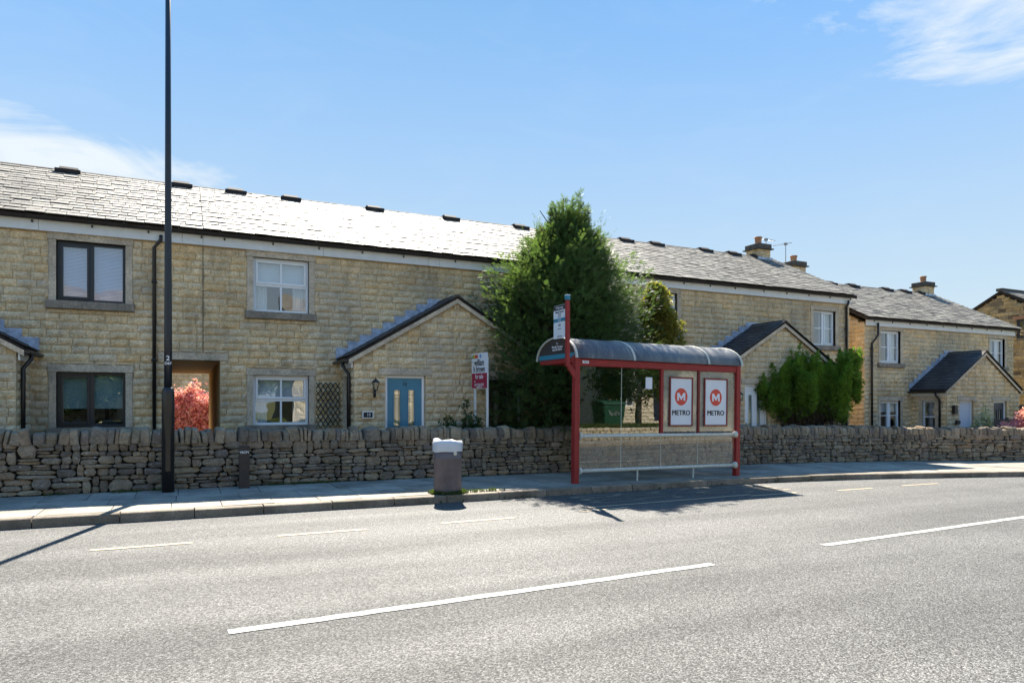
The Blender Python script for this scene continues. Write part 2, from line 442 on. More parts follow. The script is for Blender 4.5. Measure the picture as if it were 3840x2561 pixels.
def screen(p):
    dx, dy, dz = p[0], p[1], p[2] - EYE
    k = sf_ * dx + cf_ * dy
    if k < .5: return None
    u = (cf_ * dx - sf_ * dy) / k; v = dz / k
    return u, v, k


def metric(p, area):
    s = screen(p)
    if s is None or abs(s[0]) > .78 or s[1] > .63 or s[1] < -.46: return 0
    return area / (s[2] ** 2)


def ashlar_template(i, face=-1):
    r = np.random.default_rng(100 + i)
    nx, nz = 5, 4
    xs = np.linspace(-.5, .5, nx); zs = np.linspace(-.5, .5, nz); v = []
    for a, z in enumerate(zs):
        for b, x in enumerate(xs):
            edge = a in (0, nz - 1) or b in (0, nx - 1)
            y = -.5 + (.42 if edge else .18 * r.random() - .10)
            jx = (r.random() - .5) * (.012 if edge else .07); jz = (r.random() - .5) * (.05 if edge else .12)
            v.append((x + jx, y, z + jz))
    f = []
    for a in range(nz - 1):
        for b in range(nx - 1):
            q = a * nx + b; f.append((q, q + 1, q + nx + 1, q + nx))
    per = [b for b in range(nx)] + [a * nx + nx - 1 for a in range(1, nz)] + [(nz - 1) * nx + b for b in range(nx - 2, -1, -1)] + [a * nx for a in range(nz - 2, 0, -1)]
    base = len(v)
    for q in per: v.append((v[q][0], .5, v[q][2]))
    n = len(per)
    for k in range(n): f.append((per[k], base + k, base + (k + 1) % n, per[(k + 1) % n]))
    return v, f


def rock_template(i, round_=.2, k=10):
    r = np.random.default_rng(300 + i); v = []; f = []
    pts = []
    for j in range(k):
        a = 2 * math.pi * (j + .5 + .35 * (r.random() - .5)) / k
        c, s_ = math.cos(a), math.sin(a); e = 11.0
        rad = (abs(c) ** e + abs(s_) ** e) ** (-1 / e) * .5 * (1 - (.05 + .10 * (i % 3 == 0)) * r.random())
        pts.append((c * rad, s_ * rad))
    rings = [(1.0, .5), (1.0, -.30), (.94, -.42), (.62, -.5)]
    for sc, y in rings:
        for (x, z) in pts: v.append((x * sc + (.03 * (r.random() - .5) if y < 0 else 0), y + (.10 * (r.random() - .5) if y < -.3 else 0), z * sc))
    for a in range(len(rings) - 1):
        for j in range(k):
            f.append((a * k + j, (a + 1) * k + j, (a + 1) * k + (j + 1) % k, a * k + (j + 1) % k))
    v.append((0, -.5 - .05 * r.random(), 0)); c0 = len(v) - 1; b = (len(rings) - 1) * k
    for j in range(k): f.append((b + j, c0, b + (j + 1) % k))
    return v, f


def cope_template(i):
    # an upright slab with a rounded, uneven head; thin in x, deep in y, tall in z, base at z=0
    r = np.random.default_rng(500 + i); v = []; f = []
    prof = []
    top = 1.0
    lean = (r.random() - .5) * .2
    pw = 1.6 + r.random() * 2.2
    K = 7
    for j in range(K + 1):
        a = math.pi * j / K
        y = -.5 * math.cos(a); z = .45 + (.55 * (max(0, math.sin(a)) ** (1 / pw))) * (.9 + .14 * r.random()) + lean * y
        prof.append((y, z))
    prof = [(-.5, 0)] + prof + [(.5, 0)]
    n = len(prof)
    xs = [-.5, -.36, .34, .5]; sc = [.86, 1.0, 1.0, .84]
    for x, s_ in zip(xs, sc):
        for (y, z) in prof: v.append((x + .06 * (r.random() - .5), y * s_ + .03 * (r.random() - .5), z * (1 - (1 - s_) * .45)))
    for a in range(3):
        for j in range(n - 1): f.append((a * n + j, a * n + j + 1, (a + 1) * n + j + 1, (a + 1) * n + j))
    f.append(tuple(range(n))[::-1]); f.append(tuple(range(3 * n, 4 * n)))
    return v, f


def slate_template(i):
    r = np.random.default_rng(700 + i)
    j = lambda m: (r.random() - .5) * m
    vs = [(-.5, -.5 + j(.03), 0), (.5, -.5 + j(.03), 0), (.5, .5, 0), (-.5, .5, 0), (-.5 + j(.01), -.5 + j(.04), 1), (-.0, -.5 + j(.05), 1 + j(.3)), (.5 + j(.01), -.5 + j(.04), 1), (.5, .5, 1), (-.5, .5, 1)]
    fs = [(0, 3, 2, 1), (4, 5, 6, 7, 8), (0, 1, 6, 5, 4), (1, 2, 7, 6), (2, 3, 8, 7), (3, 0, 4, 8)]
    return vs, fs


TPL = {}


def tpl(kind, i):
    k = (kind, i)
    if k not in TPL:
        v, f = {'ashlar': ashlar_template, 'rock': rock_template, 'cope': cope_template, 'slate': slate_template}[kind](i)
        TPL[k] = (np.array(v, float), f, {})
    return k


class Pieces:
    def __init__(s): s.it = []
    def add(s, key, loc, scale, rot=(0, 0, 0), area=None):
        s.it.append((key, loc, scale, rot, scale[0] * scale[2] if area is None else area))
    def build(s, name, matname, parent, limit=300, smooth=False, mesh_name=None):
        it = sorted(s.it, key=lambda q: -metric(q[1], q[4]))
        off = WL[parent]
        for key, loc, sc, rot, _ in it[:limit]:
            V_, F_, cache = TPL[key]
            if matname not in cache:
                me = bpy.data.meshes.new(name); me.from_pydata([tuple(p) for p in V_], [], F_); me.materials.append(M[matname])
                if smooth: me.polygons.foreach_set('use_smooth', [True] * len(F_))
                cache[matname] = me
            o = bpy.data.objects.new(name, cache[matname]); COL.objects.link(o)
            o.parent = parent; o.location = Vector(loc) - off; o.scale = sc; o.rotation_euler = rot
        rest = it[limit:]
        if rest:
            allv = []; allf = []; b = 0
            for key, loc, sc, rot, _ in rest:
                V_, F_, _c = TPL[key]
                m = np.array(Euler(rot).to_matrix())
                allv.append((V_ * np.array(sc)) @ m.T + np.array(loc)); allf += [tuple(q + b for q in f) for f in F_]; b += len(V_)
            vv = np.concatenate(allv) - np.array(off)
            me = bpy.data.meshes.new(name + 's'); me.from_pydata(vv.tolist(), [], allf)
            if smooth: me.polygons.foreach_set('use_smooth', [True] * len(allf))
            o = link(name + 's', me, matname, parent); o['kind'] = 'stuff'


def interp(pts, x):
    if x <= pts[0][0]: return pts[0][1]
    for (a, b), (p, q) in zip(pts, pts[1:]):
        if x <= p: return b + (q - b) * (x - a) / (p - a)
    return pts[-1][1]


def smooth_interp(pts, x):
    return (interp(pts, x - .9) + interp(pts, x - .45) + interp(pts, x) + interp(pts, x + .45) + interp(pts, x + .9)) / 5


GP = [(-60, .7), (-30, .34), (-2, .14), (2, .09), (7.3, .02), (13.9, -.055), (23, -.22), (60, -.8), (200, -2)]
KERB = [(-60, 4.0), (-12, 9.4), (-2, 9.97), (3.54, 10.2), (6.4, 10.4), (10.07, 10.62), (13.4, 10.4), (18.4, 9.55), (24, 8.2), (32, 5.4), (45, -1), (80, -24)]
WALLP = [(-60, 6.6), (-12, 11.7), (-6, 12.1), (-2, 12.3), (2, 12.65), (7.3, 12.95), (13.9, 13.15), (18, 12.95), (23, 12.0), (30, 9.9), (40, 5.2), (60, -6)]


def g(x): return smooth_interp(GP, x)
def kerb(x): return smooth_interp(KERB, x)
def wallf(x): return smooth_interp(WALLP, x)
def road_z(x): return g(x) - .12
def farkerb(x): return kerb(x) - 10.7


# ---------------------------------------------------------------- ground, road, pavements
def strip(name, ya, yb, zf, mat, x0=-60, x1=80, dx=1.0, ny=4, lab=None):
    mb = MB(); xs = np.arange(x0, x1 + .01, dx); vs = []; fs = []
    for x in xs:
        a, b = ya(x), yb(x)
        for j in range(ny + 1): vs.append((x, a + (b - a) * j / ny, zf(x)))
    for i in range(len(xs) - 1):
        for j in range(ny):
            q = i * (ny + 1) + j; fs.append((q, q + ny + 1, q + ny + 2, q + 1))
    mb.add([tuple(map(float, v)) for v in vs], fs)
    o = mb.build(name, mat); o['kind'] = 'structure'
    if lab: o['label'] = lab
    return o


mb = MB(); gs = 24
gv = []; gf = []
gxs = [-900, -300, -120, -60, -30, -15, -8, -4, -2, 2, 5, 7.3, 10, 13.9, 18, 23, 30, 45, 60, 120, 300, 900]
gys = [-900, -300, -100, -50, -25, -10, 0, 8, 14, 22, 40, 100, 300, 900]
for x in gxs:
    for y in gys: gv.append((x, y, interp(GP, x) - .16))
for i in range(len(gxs) - 1):
    for j in range(len(gys) - 1):
        q = i * len(gys) + j; gf.append((q, q + len(gys), q + len(gys) + 1, q + 1))
mb.add(gv, gf); o = mb.build('ground', 'ground_grass'); o['kind'] = 'structure'; o['label'] = 'grass and earth beyond the walls'
strip('road', lambda x: farkerb(x) + .0, lambda x: kerb(x), road_z, 'asphalt', ny=6, lab='pale worn asphalt road')

# far side pavement behind camera (seen only in reflections)
strip('opposite_pavement', lambda x: farkerb(x) - 2.0, lambda x: farkerb(x) - .12, lambda x: g(x), 'paving', ny=2)
mb = MB(); vs = []; fs = []
xs = np.arange(-20, 60, 1.0)
for x in xs:
    k = float(farkerb(x)); z = float(g(x)); vs += [(float(x), k, z - .14), (float(x), k, z), (float(x), k - .12, z)]
for i in range(len(xs) - 1):
    for j in range(2): q = i * 3 + j; fs.append((q, q + 1, q + 4, q + 3))
mb.add(vs, fs); o = mb.build('opposite_kerb', 'kerb_stone'); o['kind'] = 'structure'

# house side kerb and flags, each stone its own part
kp = thing('kerb', None, None); kp['kind'] = 'structure'; kp['label'] = 'weathered stone kerb along the far pavement'
x = -7.0
while x < 42:
    L = .86 + rnd.random() * .12
    if x > 26: L = 3.0
    xa, xb = x, x + L - .012
    dz = (rnd.random() - .5) * .012; dy = (rnd.random() - .5) * .012
    if 6.8 < x < 11.5: dz -= rnd.random() * .012; dy = (rnd.random() - .5) * .03
    za, zb = g(xa) + dz, g(xb) + dz
    ya, yb = kerb(xa) + dy, kerb(xb) + dy
    w_ = .17
    vs = [(xa, ya, za - .2), (xb, yb, zb - .2), (xb, yb + w_, zb - .2), (xa, ya + w_, za - .2), (xa, ya + .006, za - .012), (xb, yb + .006, zb - .012), (xb, yb + w_, zb), (xa, ya + w_, za), (xa + .004, ya + .025, za), (xb - .004, yb + .025, zb)]
    mk = MB(); mk.add(vs, [(0, 1, 5, 4), (4, 5, 9, 8), (8, 9, 6, 7), (1, 2, 6, 9, 5), (3, 0, 4, 8, 7), (2, 3, 7, 6)])
    mk.build('kerb_stone', 'kerb_stone', kp); x += L
bed = strip('pavement', lambda x: kerb(x) + .15, lambda x: wallf(x) + .1, lambda x: g(x) - .022, 'soil', x0=-12, x1=60, dx=.5, ny=2, lab='flagged stone pavement below the dry stone wall')
rows = [(.175, .86), (.86, 1.55), (1.55, None)]
for ri, (a, b) in enumerate(rows):
    x = -7 - rnd.random() * .3
    while x < 40:
        L = .60 + (rnd.random() - .5) * .05 if ri != 1 else .88 + (rnd.random() - .5) * .05
        if ri == 0: L = .70 + (rnd.random() - .5) * .3
        if x > 24: L *= 3
        xa, xb = x, x + L - .01
        def yy(xx, t):
            return wallf(xx) + .05 if t is None else kerb(xx) + t
        dz = (rnd.random() - .5) * .006; tl = (rnd.random() - .5) * .004
        q = [(xa, yy(xa, a) + .005), (xb, yy(xb, a) + .005), (xb, yy(xb, b) - .005), (xa, yy(xa, b) - .005)]
        zz = [g(xa) + dz - tl, g(xb) + dz + tl, g(xb) + dz + tl, g(xa) + dz - tl]
        mk = MB(); mk.add([(p[0], p[1], z - .04) for p, z in zip(q, zz)] + [(p[0], p[1], z) for p, z in zip(q, zz)], [(4, 5, 6, 7), (0, 1, 5, 4), (1, 2, 6, 5), (2, 3, 7, 6), (3, 0, 4, 7)])
        mk.build('paving_slab', 'paving', bed); x += L


# ---------------------------------------------------------------- road markings
def marking(name, pts, wd, mat, lab, cat='road marking', group=None):
    mb = MB(); n = len(pts); L = []; Rr = []
    for i, (x, y) in enumerate(pts):
        a = pts[max(i - 1, 0)]; b = pts[min(i + 1, n - 1)]; d = Vector((b[0] - a[0], b[1] - a[1])).normalized(); nn = Vector((-d.y, d.x)) * wd / 2
        e = (rnd.random() - .5) * .012
        L.append((x + nn.x, y + nn.y + e)); Rr.append((x - nn.x, y - nn.y + e))
    zz = lambda p: road_z(p[0]) + .005
    vs = [(p[0], p[1], zz(p)) for p in L] + [(p[0], p[1], zz(p)) for p in Rr]
    mb.add(vs, [(n + i, n + i + 1, i + 1, i) for i in range(n - 1)])
    o = mb.build(name, mat); tag(o, lab, cat, group)
    return o


def seg(x0, y0, x1, y1, n=12): return [(x0 + (x1 - x0) * i / n, y0 + (y1 - y0) * i / n) for i in range(n + 1)]


marking('centre_line_dash', seg(.27, 4.95, 4.72, 5.23, 30), .10, 'marking_white', 'long white centre line dash nearest the camera in the lower middle', group='white centre line dashes')
marking('centre_line_dash', seg(6.56, 5.46, 12.6, 5.86, 30), .10, 'marking_white', 'white centre line dash running out of the frame at the right', group='white centre line dashes')
dsh = [(-.87, 8.24, .09, 8.28), (.99, 8.33, 2.04, 8.38), (3.04, 8.44, 4.14, 8.50), (5.25, 8.62, 6.2, 8.75), (9.07, 9.08, 10.26, 9.12), (11.3, 9.07, 12.3, 9.09), (13.3, 9.15, 14.5, 9.18)]
dl = ['leftmost faded cream bay dash, close to the lamp post shadow', 'faded cream bay dash on the road left of the litter bin', 'faded cream bay dash on the road just below the litter bin', 'cream bay dash lying in the tree shadow on the road',
      'cream bay dash right of the bus shelter shadow', 'short cream bay dash further along the road right of the shelter', 'rightmost short cream bay dash near the far kerb']
for d, l_ in zip(dsh, dl):
    marking('bay_line_dash', seg(*d), .07, 'marking_cream', l_, group='cream dashes marking the bus bay')
marking('bay_edge_line', seg(5.6, 8.95, 9.2, 9.22), .06, 'marking_cream', 'thin cream bay line under the elongated painted letters')


def road_text(body, x0, x1, y0, y1, lab):
    cu = bpy.data.curves.new('t', 'FONT'); cu.body = body; cu.size = 1; cu.resolution_u = 4; cu.offset = -.012
    tmp = bpy.data.objects.new('t', cu); COL.objects.link(tmp)
    me = bpy.data.meshes.new_from_object(tmp.evaluated_get(bpy.context.evaluated_depsgraph_get())); bpy.data.objects.remove(tmp, do_unlink=True)
    a = np.array([v.co[:] for v in me.vertices]); mn, mx = a.min(0), a.max(0)
    for v in me.vertices:
        u = (v.co.x - mn[0]) / (mx[0] - mn[0]); t_ = (v.co.y - mn[1]) / (mx[1] - mn[1])
        X_ = x0 + (x1 - x0) * t_; k = (kerb(X_) - kerb((x0 + x1) / 2))
        v.co = (X_, y1 + (y0 - y1) * u + k * .6, road_z(X_) + .005)
    me.materials.clear(); o = link('painted_word', me, 'marking_faded', None); tag(o, lab, 'road marking', 'painted BUS STOP letters')


road_text('BUS', 5.9, 7.9, 9.35, 10.15, 'cream painted word BUS stretched along the road in front of the shelter')
road_text('STOP', 8.4, 10.6, 9.45, 10.35, 'cream painted word STOP stretched along the road near the right shelter post')


# ---------------------------------------------------------------- masonry helpers
def sub_z(z0, z1, holes):
    segs = [(z0, z1)]
    for a, b in holes:
        ns = []
        for p, q in segs:
            if b <= p or a >= q: ns.append((p, q)); continue
            if a > p: ns.append((p, a))
            if b < q: ns.append((b, q))
        segs = ns
    return [s_ for s_ in segs if s_[1] - s_[0] > .025]


def joff(z):
    return ((int(round(z / .15)) * 7919) % 7 - 3) * .035


def courses(P, xl, xr, z0, ztop, y, holes, ch=.15, depth=.055, frm='front', wmin=.24, wmax=.52, joint=.009, edge=(False, False)):
    """rows of pitch faced blocks; xl/xr may be functions of z. frm front faces -Y, left faces -X (x<->y)"""
    z = z0; row = 0
    while z < ztop - .02:
        zt = min(z + ch, ztop)
        fl = (lambda f_, a, b: f_ if isinstance(f_, (int, float)) else None)
        la = xl if not callable(xl) else max(xl(z), xl(zt)); ra = xr if not callable(xr) else min(xr(z), xr(zt))
        if edge[0]: la += joff(z) if not callable(xr) else joff(z) * min(1, max(0, (ztop - zt) / .7))
        if edge[1]: ra += joff(z) if not callable(xl) else joff(z) * min(1, max(0, (ztop - zt) / .7))
        if ra - la < .05: z = zt; row += 1; continue
        js = []; x = la + (.05 if row % 2 else -.0) - rnd.random() * .2
        while x < ra:
            js.append(x); x += wmin + rnd.random() * (wmax - wmin)
        js = [j for j in js if la + .07 < j < ra - .07]
        for h in holes:
            if h[3] > z + .01 and h[2] < zt - .01:
                js = [j for j in js if abs(j - h[0]) > .09 and abs(j - h[1]) > .09] + [e for e in (h[0], h[1]) if la < e < ra]
        js = sorted(set([la] + js + [ra]))
        for a, b in zip(js, js[1:]):
            if b - a < .03: continue
            mid = (a + b) / 2
            for p, q in sub_z(z, zt, [(h[2], h[3]) for h in holes if h[0] - .001 <= mid <= h[1] + .001]):
                d = depth * (.85 + rnd.random() * .3)
                sc = (b - a - joint, d, q - p - joint)
                key = tpl('ashlar', rnd.randrange(14))
                if frm == 'front': P.add(key, (mid, y - d / 2 + .032, (p + q) / 2), sc)
                elif frm == 'left': P.add(key, (y - d / 2 + .032, mid, (p + q) / 2), sc, (0, 0, -math.pi / 2))
                elif frm == 'right': P.add(key, (y + d / 2 - .032, mid, (p + q) / 2), sc, (0, 0, math.pi / 2))
        z = zt; row += 1


def cells(mb, x0, x1, z0, z1, y0, y1, holes, axis='y'):
    xs = sorted(set([x0, x1] + [min(max(h[i], x0), x1) for h in holes for i in (0, 1)])); zs = sorted(set([z0, z1] + [min(max(h[i], z0), z1) for h in holes for i in (2, 3)]))
    for a, b in zip(xs, xs[1:]):
        for c, d in zip(zs, zs[1:]):
            mx, mz = (a + b) / 2, (c + d) / 2
            if any(h[0] < mx < h[1] and h[2] < mz < h[3] for h in holes): continue
            if axis == 'y': mb.box(a, b, y0, y1, c, d)
            else: mb.box(y0, y1, a, b, c, d)


def slates(P, x0, x1, base, top, w_=.30, expo=.21, rightedge=None, th=.016):
    """base,top=(y,z) of slope bottom/top, slope faces -Y. slates laid in rows"""
    by, bz = base; ty, tz = top; L = math.hypot(ty - by, tz - bz); ang = math.atan2(tz - bz, ty - by)
    n = max(1, int(round(L / expo))); ex = L / n
    for r_ in range(n):
        s_ = (r_ + .5) * ex
        x = x0 - (w_ / 2 if r_ % 2 else 0)
        while x < x1 - .02:
            ww = w_ * (.88 + rnd.random() * .24)
            a, b = max(x, x0), min(x + ww, x1)
            if b - a > .04:
                ln = ex * 1.28; off = -.5 * .28 * ex + ln / 2 - ex / 2 + (rnd.random() - .5) * .012
                cy = by + math.cos(ang) * (s_ + off); cz = bz + math.sin(ang) * (s_ + off)
                lift = .014 + rnd.random() * .012
                P.add(tpl('slate', rnd.randrange(8)), ((a + b) / 2, cy - math.sin(ang) * lift, cz + math.cos(ang) * lift), (b - a - .012, ln, th), (ang - .06 + (rnd.random() - .5) * .02, (rnd.random() - .5) * .012, (rnd.random() - .5) * .012), area=(b - a) * ex)
            x += ww


def slates_side(P, xb, zb, xt, zt, y0, y1, w_=.28, expo=.2):
    """slope whose eave runs along Y; from (xb,zb) low to (xt,zt) high"""
    L = math.hypot(xt - xb, zt - zb); sg = 1 if xt > xb else -1; ang = math.atan2(zt - zb, abs(xt - xb))
    n = int(round(L / expo)); ex = L / n
    for r_ in range(n):
        y = y0 - (w_ / 2 if r_ % 2 else 0)
        while y < y1 - .02:
            a, b = max(y, y0), min(y + w_, y1)
            if b - a > .04:
                s_ = (r_ + .5) * ex + .03
                cx = xb + sg * math.cos(ang) * s_; cz = zb + math.sin(ang) * s_
                P.add(tpl('slate', rnd.randrange(8)), (cx - sg * math.sin(ang) * .012, (a + b) / 2, cz + math.cos(ang) * .012), (b - a - .005, ex * 1.28, .010), tuple((Matrix.Rotation(-sg * math.pi / 2, 3, 'Z') @ Matrix.Rotation(ang - .045, 3, 'X')).to_euler()), area=(b - a) * ex * .7)
            y += w_


# ---------------------------------------------------------------- windows and doors
def window(H, x0, x1, z0, z1, Y, style, sill=True, surround=True, inside='curtain', lint=(.14, .14), lh=.14, jamb=.12, proud=.0):
    """H house; frame sits 9 cm back. style: 'dark2','sash','case','casebar','slim'"""
    fm = 'grey_upvc' if style == 'dark2' else 'white_upvc'
    yb = Y + .085
    f = MB(); t = .055
    f.box(x0, x0 + t, yb, yb + .07, z0, z1); f.box(x1 - t, x1, yb, yb + .07, z0, z1); f.box(x0 + t, x1 - t, yb, yb + .07, z1 - t, z1); f.box(x0 + t, x1 - t, yb, yb + .07, z0, z0 + t)
    xm = (x0 + x1) / 2; zm = (z0 + z1) / 2
    xs = [(x0 + t, x1 - t)]
    panes = []
    if style == 'dark2':
        f.box(xm - .035, xm + .035, yb, yb + .07, z0 + t, z1 - t)
        # opening casement on the left half
        a, b = x0 + t, xm - .035; k = .045
        f.box(a, a + k, yb - .02, yb + .05, z0 + t, z1 - t); f.box(b - k, b, yb - .02, yb + .05, z0 + t, z1 - t); f.box(a + k, b - k, yb - .02, yb + .05, z0 + t, z0 + t + k); f.box(a + k, b - k, yb - .02, yb + .05, z1 - t - k, z1 - t)
        panes = [(a + k, b - k, z0 + t + k, z1 - t - k), (xm + .035, x1 - t, z0 + t, z1 - t)]
    elif style == 'sash':
        f.box(x0 + t, x1 - t, yb, yb + .07, zm - .025, zm + .025)
        a, b, c, d = x0 + t, x1 - t, zm + .025, z1 - t; k = .045
        f.box(a, a + k, yb - .02, yb + .05, c, d); f.box(b - k, b, yb - .02, yb + .05, c, d); f.box(a + k, b - k, yb - .02, yb + .05, c, c + k); f.box(a + k, b - k, yb - .02, yb + .05, d - k, d)
        f.box(xm - .02, xm + .02, yb - .012, yb + .06, c + k, d - k); f.box(xm - .02, xm + .02, yb, yb + .06, z0 + t, zm - .025)
        panes = [(a + k, xm - .02, c + k, d - k), (xm + .02, b - k, c + k, d - k), (x0 + t, xm - .02, z0 + t, zm - .025), (xm + .02, x1 - t, z0 + t, zm - .025)]
    elif style in ('case', 'casebar'):
        f.box(xm - .04, xm + .04, yb, yb + .07, z0 + t, z1 - t)
        k = .035
        for a, b in ((x0 + t, xm - .04), (xm + .04, x1 - t)):
            if a > xm or style == 'casebar':
                f.box(a, a + k, yb - .02, yb + .05, z0 + t, z1 - t); f.box(b - k, b, yb - .02, yb + .05, z0 + t, z1 - t); f.box(a + k, b - k, yb - .02, yb + .05, z0 + t, z0 + t + k); f.box(a + k, b - k, yb - .02, yb + .05, z1 - t - k, z1 - t)
                a, b = a + k, b - k; c, d = z0 + t + k, z1 - t - k
            else: c, d = z0 + t, z1 - t
            f.box(a, b, yb + .005, yb + .045, zm - .014, zm + .014)
            panes += [(a, b, c, zm - .014), (a, b, zm + .014, d)]
    elif style == 'slim':
        f.box(x0 + t, x1 - t, yb, yb + .06, zm - .02, zm + .02)
        panes = [(x0 + t, x1 - t, z0 + t, zm - .02), (x0 + t, x1 - t, zm + .02, z1 - t)]
    fr = f.build('window', fm, H, bevel=.004)
    for a, b, c, d in panes:
        part_box('pane', 'pane_glass', fr, a - .004, b + .004, yb + .022, yb + .028, c - .004, d + .004)
    # behind the glass
    if inside == 'blind':
        mb = MB(); z = z0 + t
        while z < z1 - t:
            mb.add([(x0 + t, yb + .085, z), (x1 - t, yb + .085, z), (x1 - t, yb + .105, z + .026), (x0 + t, yb + .105, z + .026)], [(0, 1, 2, 3)]); z += .027
        mb.build('blind', 'blind', fr)
    elif inside == 'curtain':
        for s0, s1 in ((x0 + .02, x0 + (x1 - x0) * .27), (x1 - (x1 - x0) * .27, x1 - .02)):
            mb = MB(); n = 24; vs = []
            for i in range(n + 1):
                x = s0 + (s1 - s0) * i / n; y = yb + .17 + .025 * math.sin(i * 1.35)
                vs += [(x, y, z0 - .02), (x, y, z1 + .02)]
            mb.add(vs, [(2 * i, 2 * i + 2, 2 * i + 3, 2 * i + 1) for i in range(n)], True); mb.build('curtain', 'curtain', fr)
        part_box('blind', 'curtain', fr, x0 + .02, x1 - .02, yb + .12, yb + .125, zm + .02, z1)
    elif inside == 'teal':
        part_box('blind', 'blind_teal', fr, x0 + .02, x1 - .02, yb + .10, yb + .11, z0 + (z1 - z0) * .34, z1)
    elif inside == 'half':
        part_box('blind', 'curtain', fr, x0 + .02, x1 - .02, yb + .10, yb + .11, zm + .12, z1)
    elif inside == 'drape':
        mb = MB(); n = 30; vs = []
        for i in range(n + 1):
            x = x0 + (x1 - x0) * (.5 + .5 * i / n); y = yb + .15 + .02 * math.sin(i * 1.7)
            vs += [(x, y, z0 - .02), (x, y, z1 + .02)]
        mb.add(vs, [(2 * i, 2 * i + 2, 2 * i + 3, 2 * i + 1) for i in range(n)], True); mb.build('curtain', 'curtain', fr)
    if surround:
        part_box('lintel', 'cast_stone', H, x0 - lint[0], x1 + lint[1], Y - .024, Y + .2, z1, z1 + lh, bevel=.006)
        part_box('jamb', 'cast_stone', H, x0 - jamb, x0, Y - .014, Y + .2, z0, z1 - .002, bevel=.004)
        part_box('jamb', 'cast_stone', H, x1, x1 + jamb, Y - .014, Y + .2, z0, z1 - .002, bevel=.004)
    if sill:
        part_box('window_sill', 'dark_sill', H, x0 - .16, x1 + .15, Y - .085, Y + .2, z0 - .15, z0 - .002, bevel=.008)
    return fr


def win_hole(x0, x1, z0, z1, lh=.14, lint=(.14, .14), jamb=.12, sill=True):
    hs = [(x0 - jamb, x1 + jamb, z0, z1), (x0 - lint[0], x1 + lint[1], z1, z1 + lh)]
    if sill: hs.append((x0 - .16, x1 + .15, z0 - .15, z0))
    return hs


def door(H, x0, x1, z0, z1, Y, color, number=None, style='twopanel', frame='white_upvc', handle_left=True, lintel=True):
    y = Y + .07
    f = MB(); t = .06
    f.box(x0, x0 + t, y, y + .08, z0, z1); f.box(x1 - t, x1, y, y + .08, z0, z1); f.box(x0 + t, x1 - t, y, y + .08, z1 - t, z1)
    a, b, c, d = x0 + t + .004, x1 - t - .004, z0 + .02, z1 - t - .004
    dm = MB(); w_ = b - a; h_ = d - c
    gl = []
    if style == 'twopanel':
        gl = [(a + .19 * w_, a + .37 * w_, c + .40 * h_, d - .13 * h_), (a + .61 * w_, a + .79 * w_, c + .40 * h_, d - .13 * h_)]
    elif style == 'small':
        gl = [(a + .2 * w_, a + .36 * w_, c + .42 * h_, d - .14 * h_), (a + .62 * w_, a + .78 * w_, c + .42 * h_, d - .14 * h_)]
    cells(dm, a, b, c, d, y + .02, y + .065, gl)
    for (p, q, r_, s_) in gl:   # raised mouldings round each light
        k = .022
        for bb in ((p - k, p, r_ - k, s_ + k), (q, q + k, r_ - k, s_ + k), (p, q, r_ - k, r_), (p, q, s_, s_ + k)): dm.box(bb[0], bb[1], y + .008, y + .02, bb[2], bb[3])
    D = dm.build('door', color, H)
    f.build('door_frame', frame, H, bevel=.004)
    for (p, q, r_, s_) in gl:
        part_box('door_pane', 'pane_glass', D, p, q, y + .035, y + .041, r_, s_)
        lm = MB()
        for zz in (.12, .2, .8, .88): lm.box(p, q, y + .028, y + .033, r_ + (s_ - r_) * zz - .003, r_ + (s_ - r_) * zz + .003)
        for xx in (.18, .82): lm.box(p + (q - p) * xx - .003, p + (q - p) * xx + .003, y + .0265, y + .0275, r_, s_)
        lm.build('lead_strips', 'iron_black', D)
        part_box('frosted_backing', 'frost_glass', D, p, q, y + .05, y + .055, r_, s_)
    hx = a + .045 if handle_left else b - .045
    hm = MB(); hm.box(hx - .017, hx + .017, y + .006, y + .019, c + .36 * h_, c + .46 * h_); hm.tube([(hx, y - .012, c + .44 * h_), (hx + (.07 if handle_left else -.07), y - .014, c + .44 * h_)], .008, 8)
    hm.build('handle', 'brass', D)
    part_box('letterbox', 'brass', D, (a + b) / 2 - .30 * w_ - .0, (a + b) / 2 - .10 * w_, y + .010, y + .019, c + .335 * h_, c + .355 * h_)
    if number: text('door_number', number, 'text_black', D, ((a + b) / 2, y + .014, d - .065 * h_), .115)
    if lintel: part_box('lintel', 'cast_stone', H, x0 - .14, x1 + .15, Y - .024, Y + .2, z1, z1 + .145, bevel=.006)


def lantern(H, x, y, z, face=-1, style='coach', s=1.0):
    """a coach lamp on a wall facing -Y"""
    yc = y - .12 * s
    m = MB(); m.lathe([(.012, z + .02), (.03 * s, z + .05), (.028 * s, z + .16), (.018, z + .19)], x, y - .03, 10)
    m.tube([(x, y - .03, z + .06), (x, y - .10 * s, z + .04), (x, yc, z + .10), (x, yc, z + .165)], .010, 8)
    m.lathe([(.02, z + .165), (.045 * s, z + .175), (.045 * s, z + .185)], x, yc, 6, smooth=False)
    m.lathe([(.088 * s, z + .33), (.085 * s, z + .34), (.04 * s, z + .385), (.012, z + .40), (.014, z + .42), (.002, z + .44)], x, yc, 6, smooth=False)
    for k in range(6):
        a = 2 * math.pi * k / 6; m.tube([(x + .043 * s * math.cos(a), yc + .043 * s * math.sin(a), z + .185), (x + .076 * s * math.cos(a), yc + .076 * s * math.sin(a), z + .333)], .005, 5)
    o = m.build('wall_lantern', 'iron_black', H)
    MB().lathe([(.038 * s, z + .187), (.070 * s, z + .33)], x, yc, 6, smooth=False).build('lantern_glass', 'shelter_glass', o)


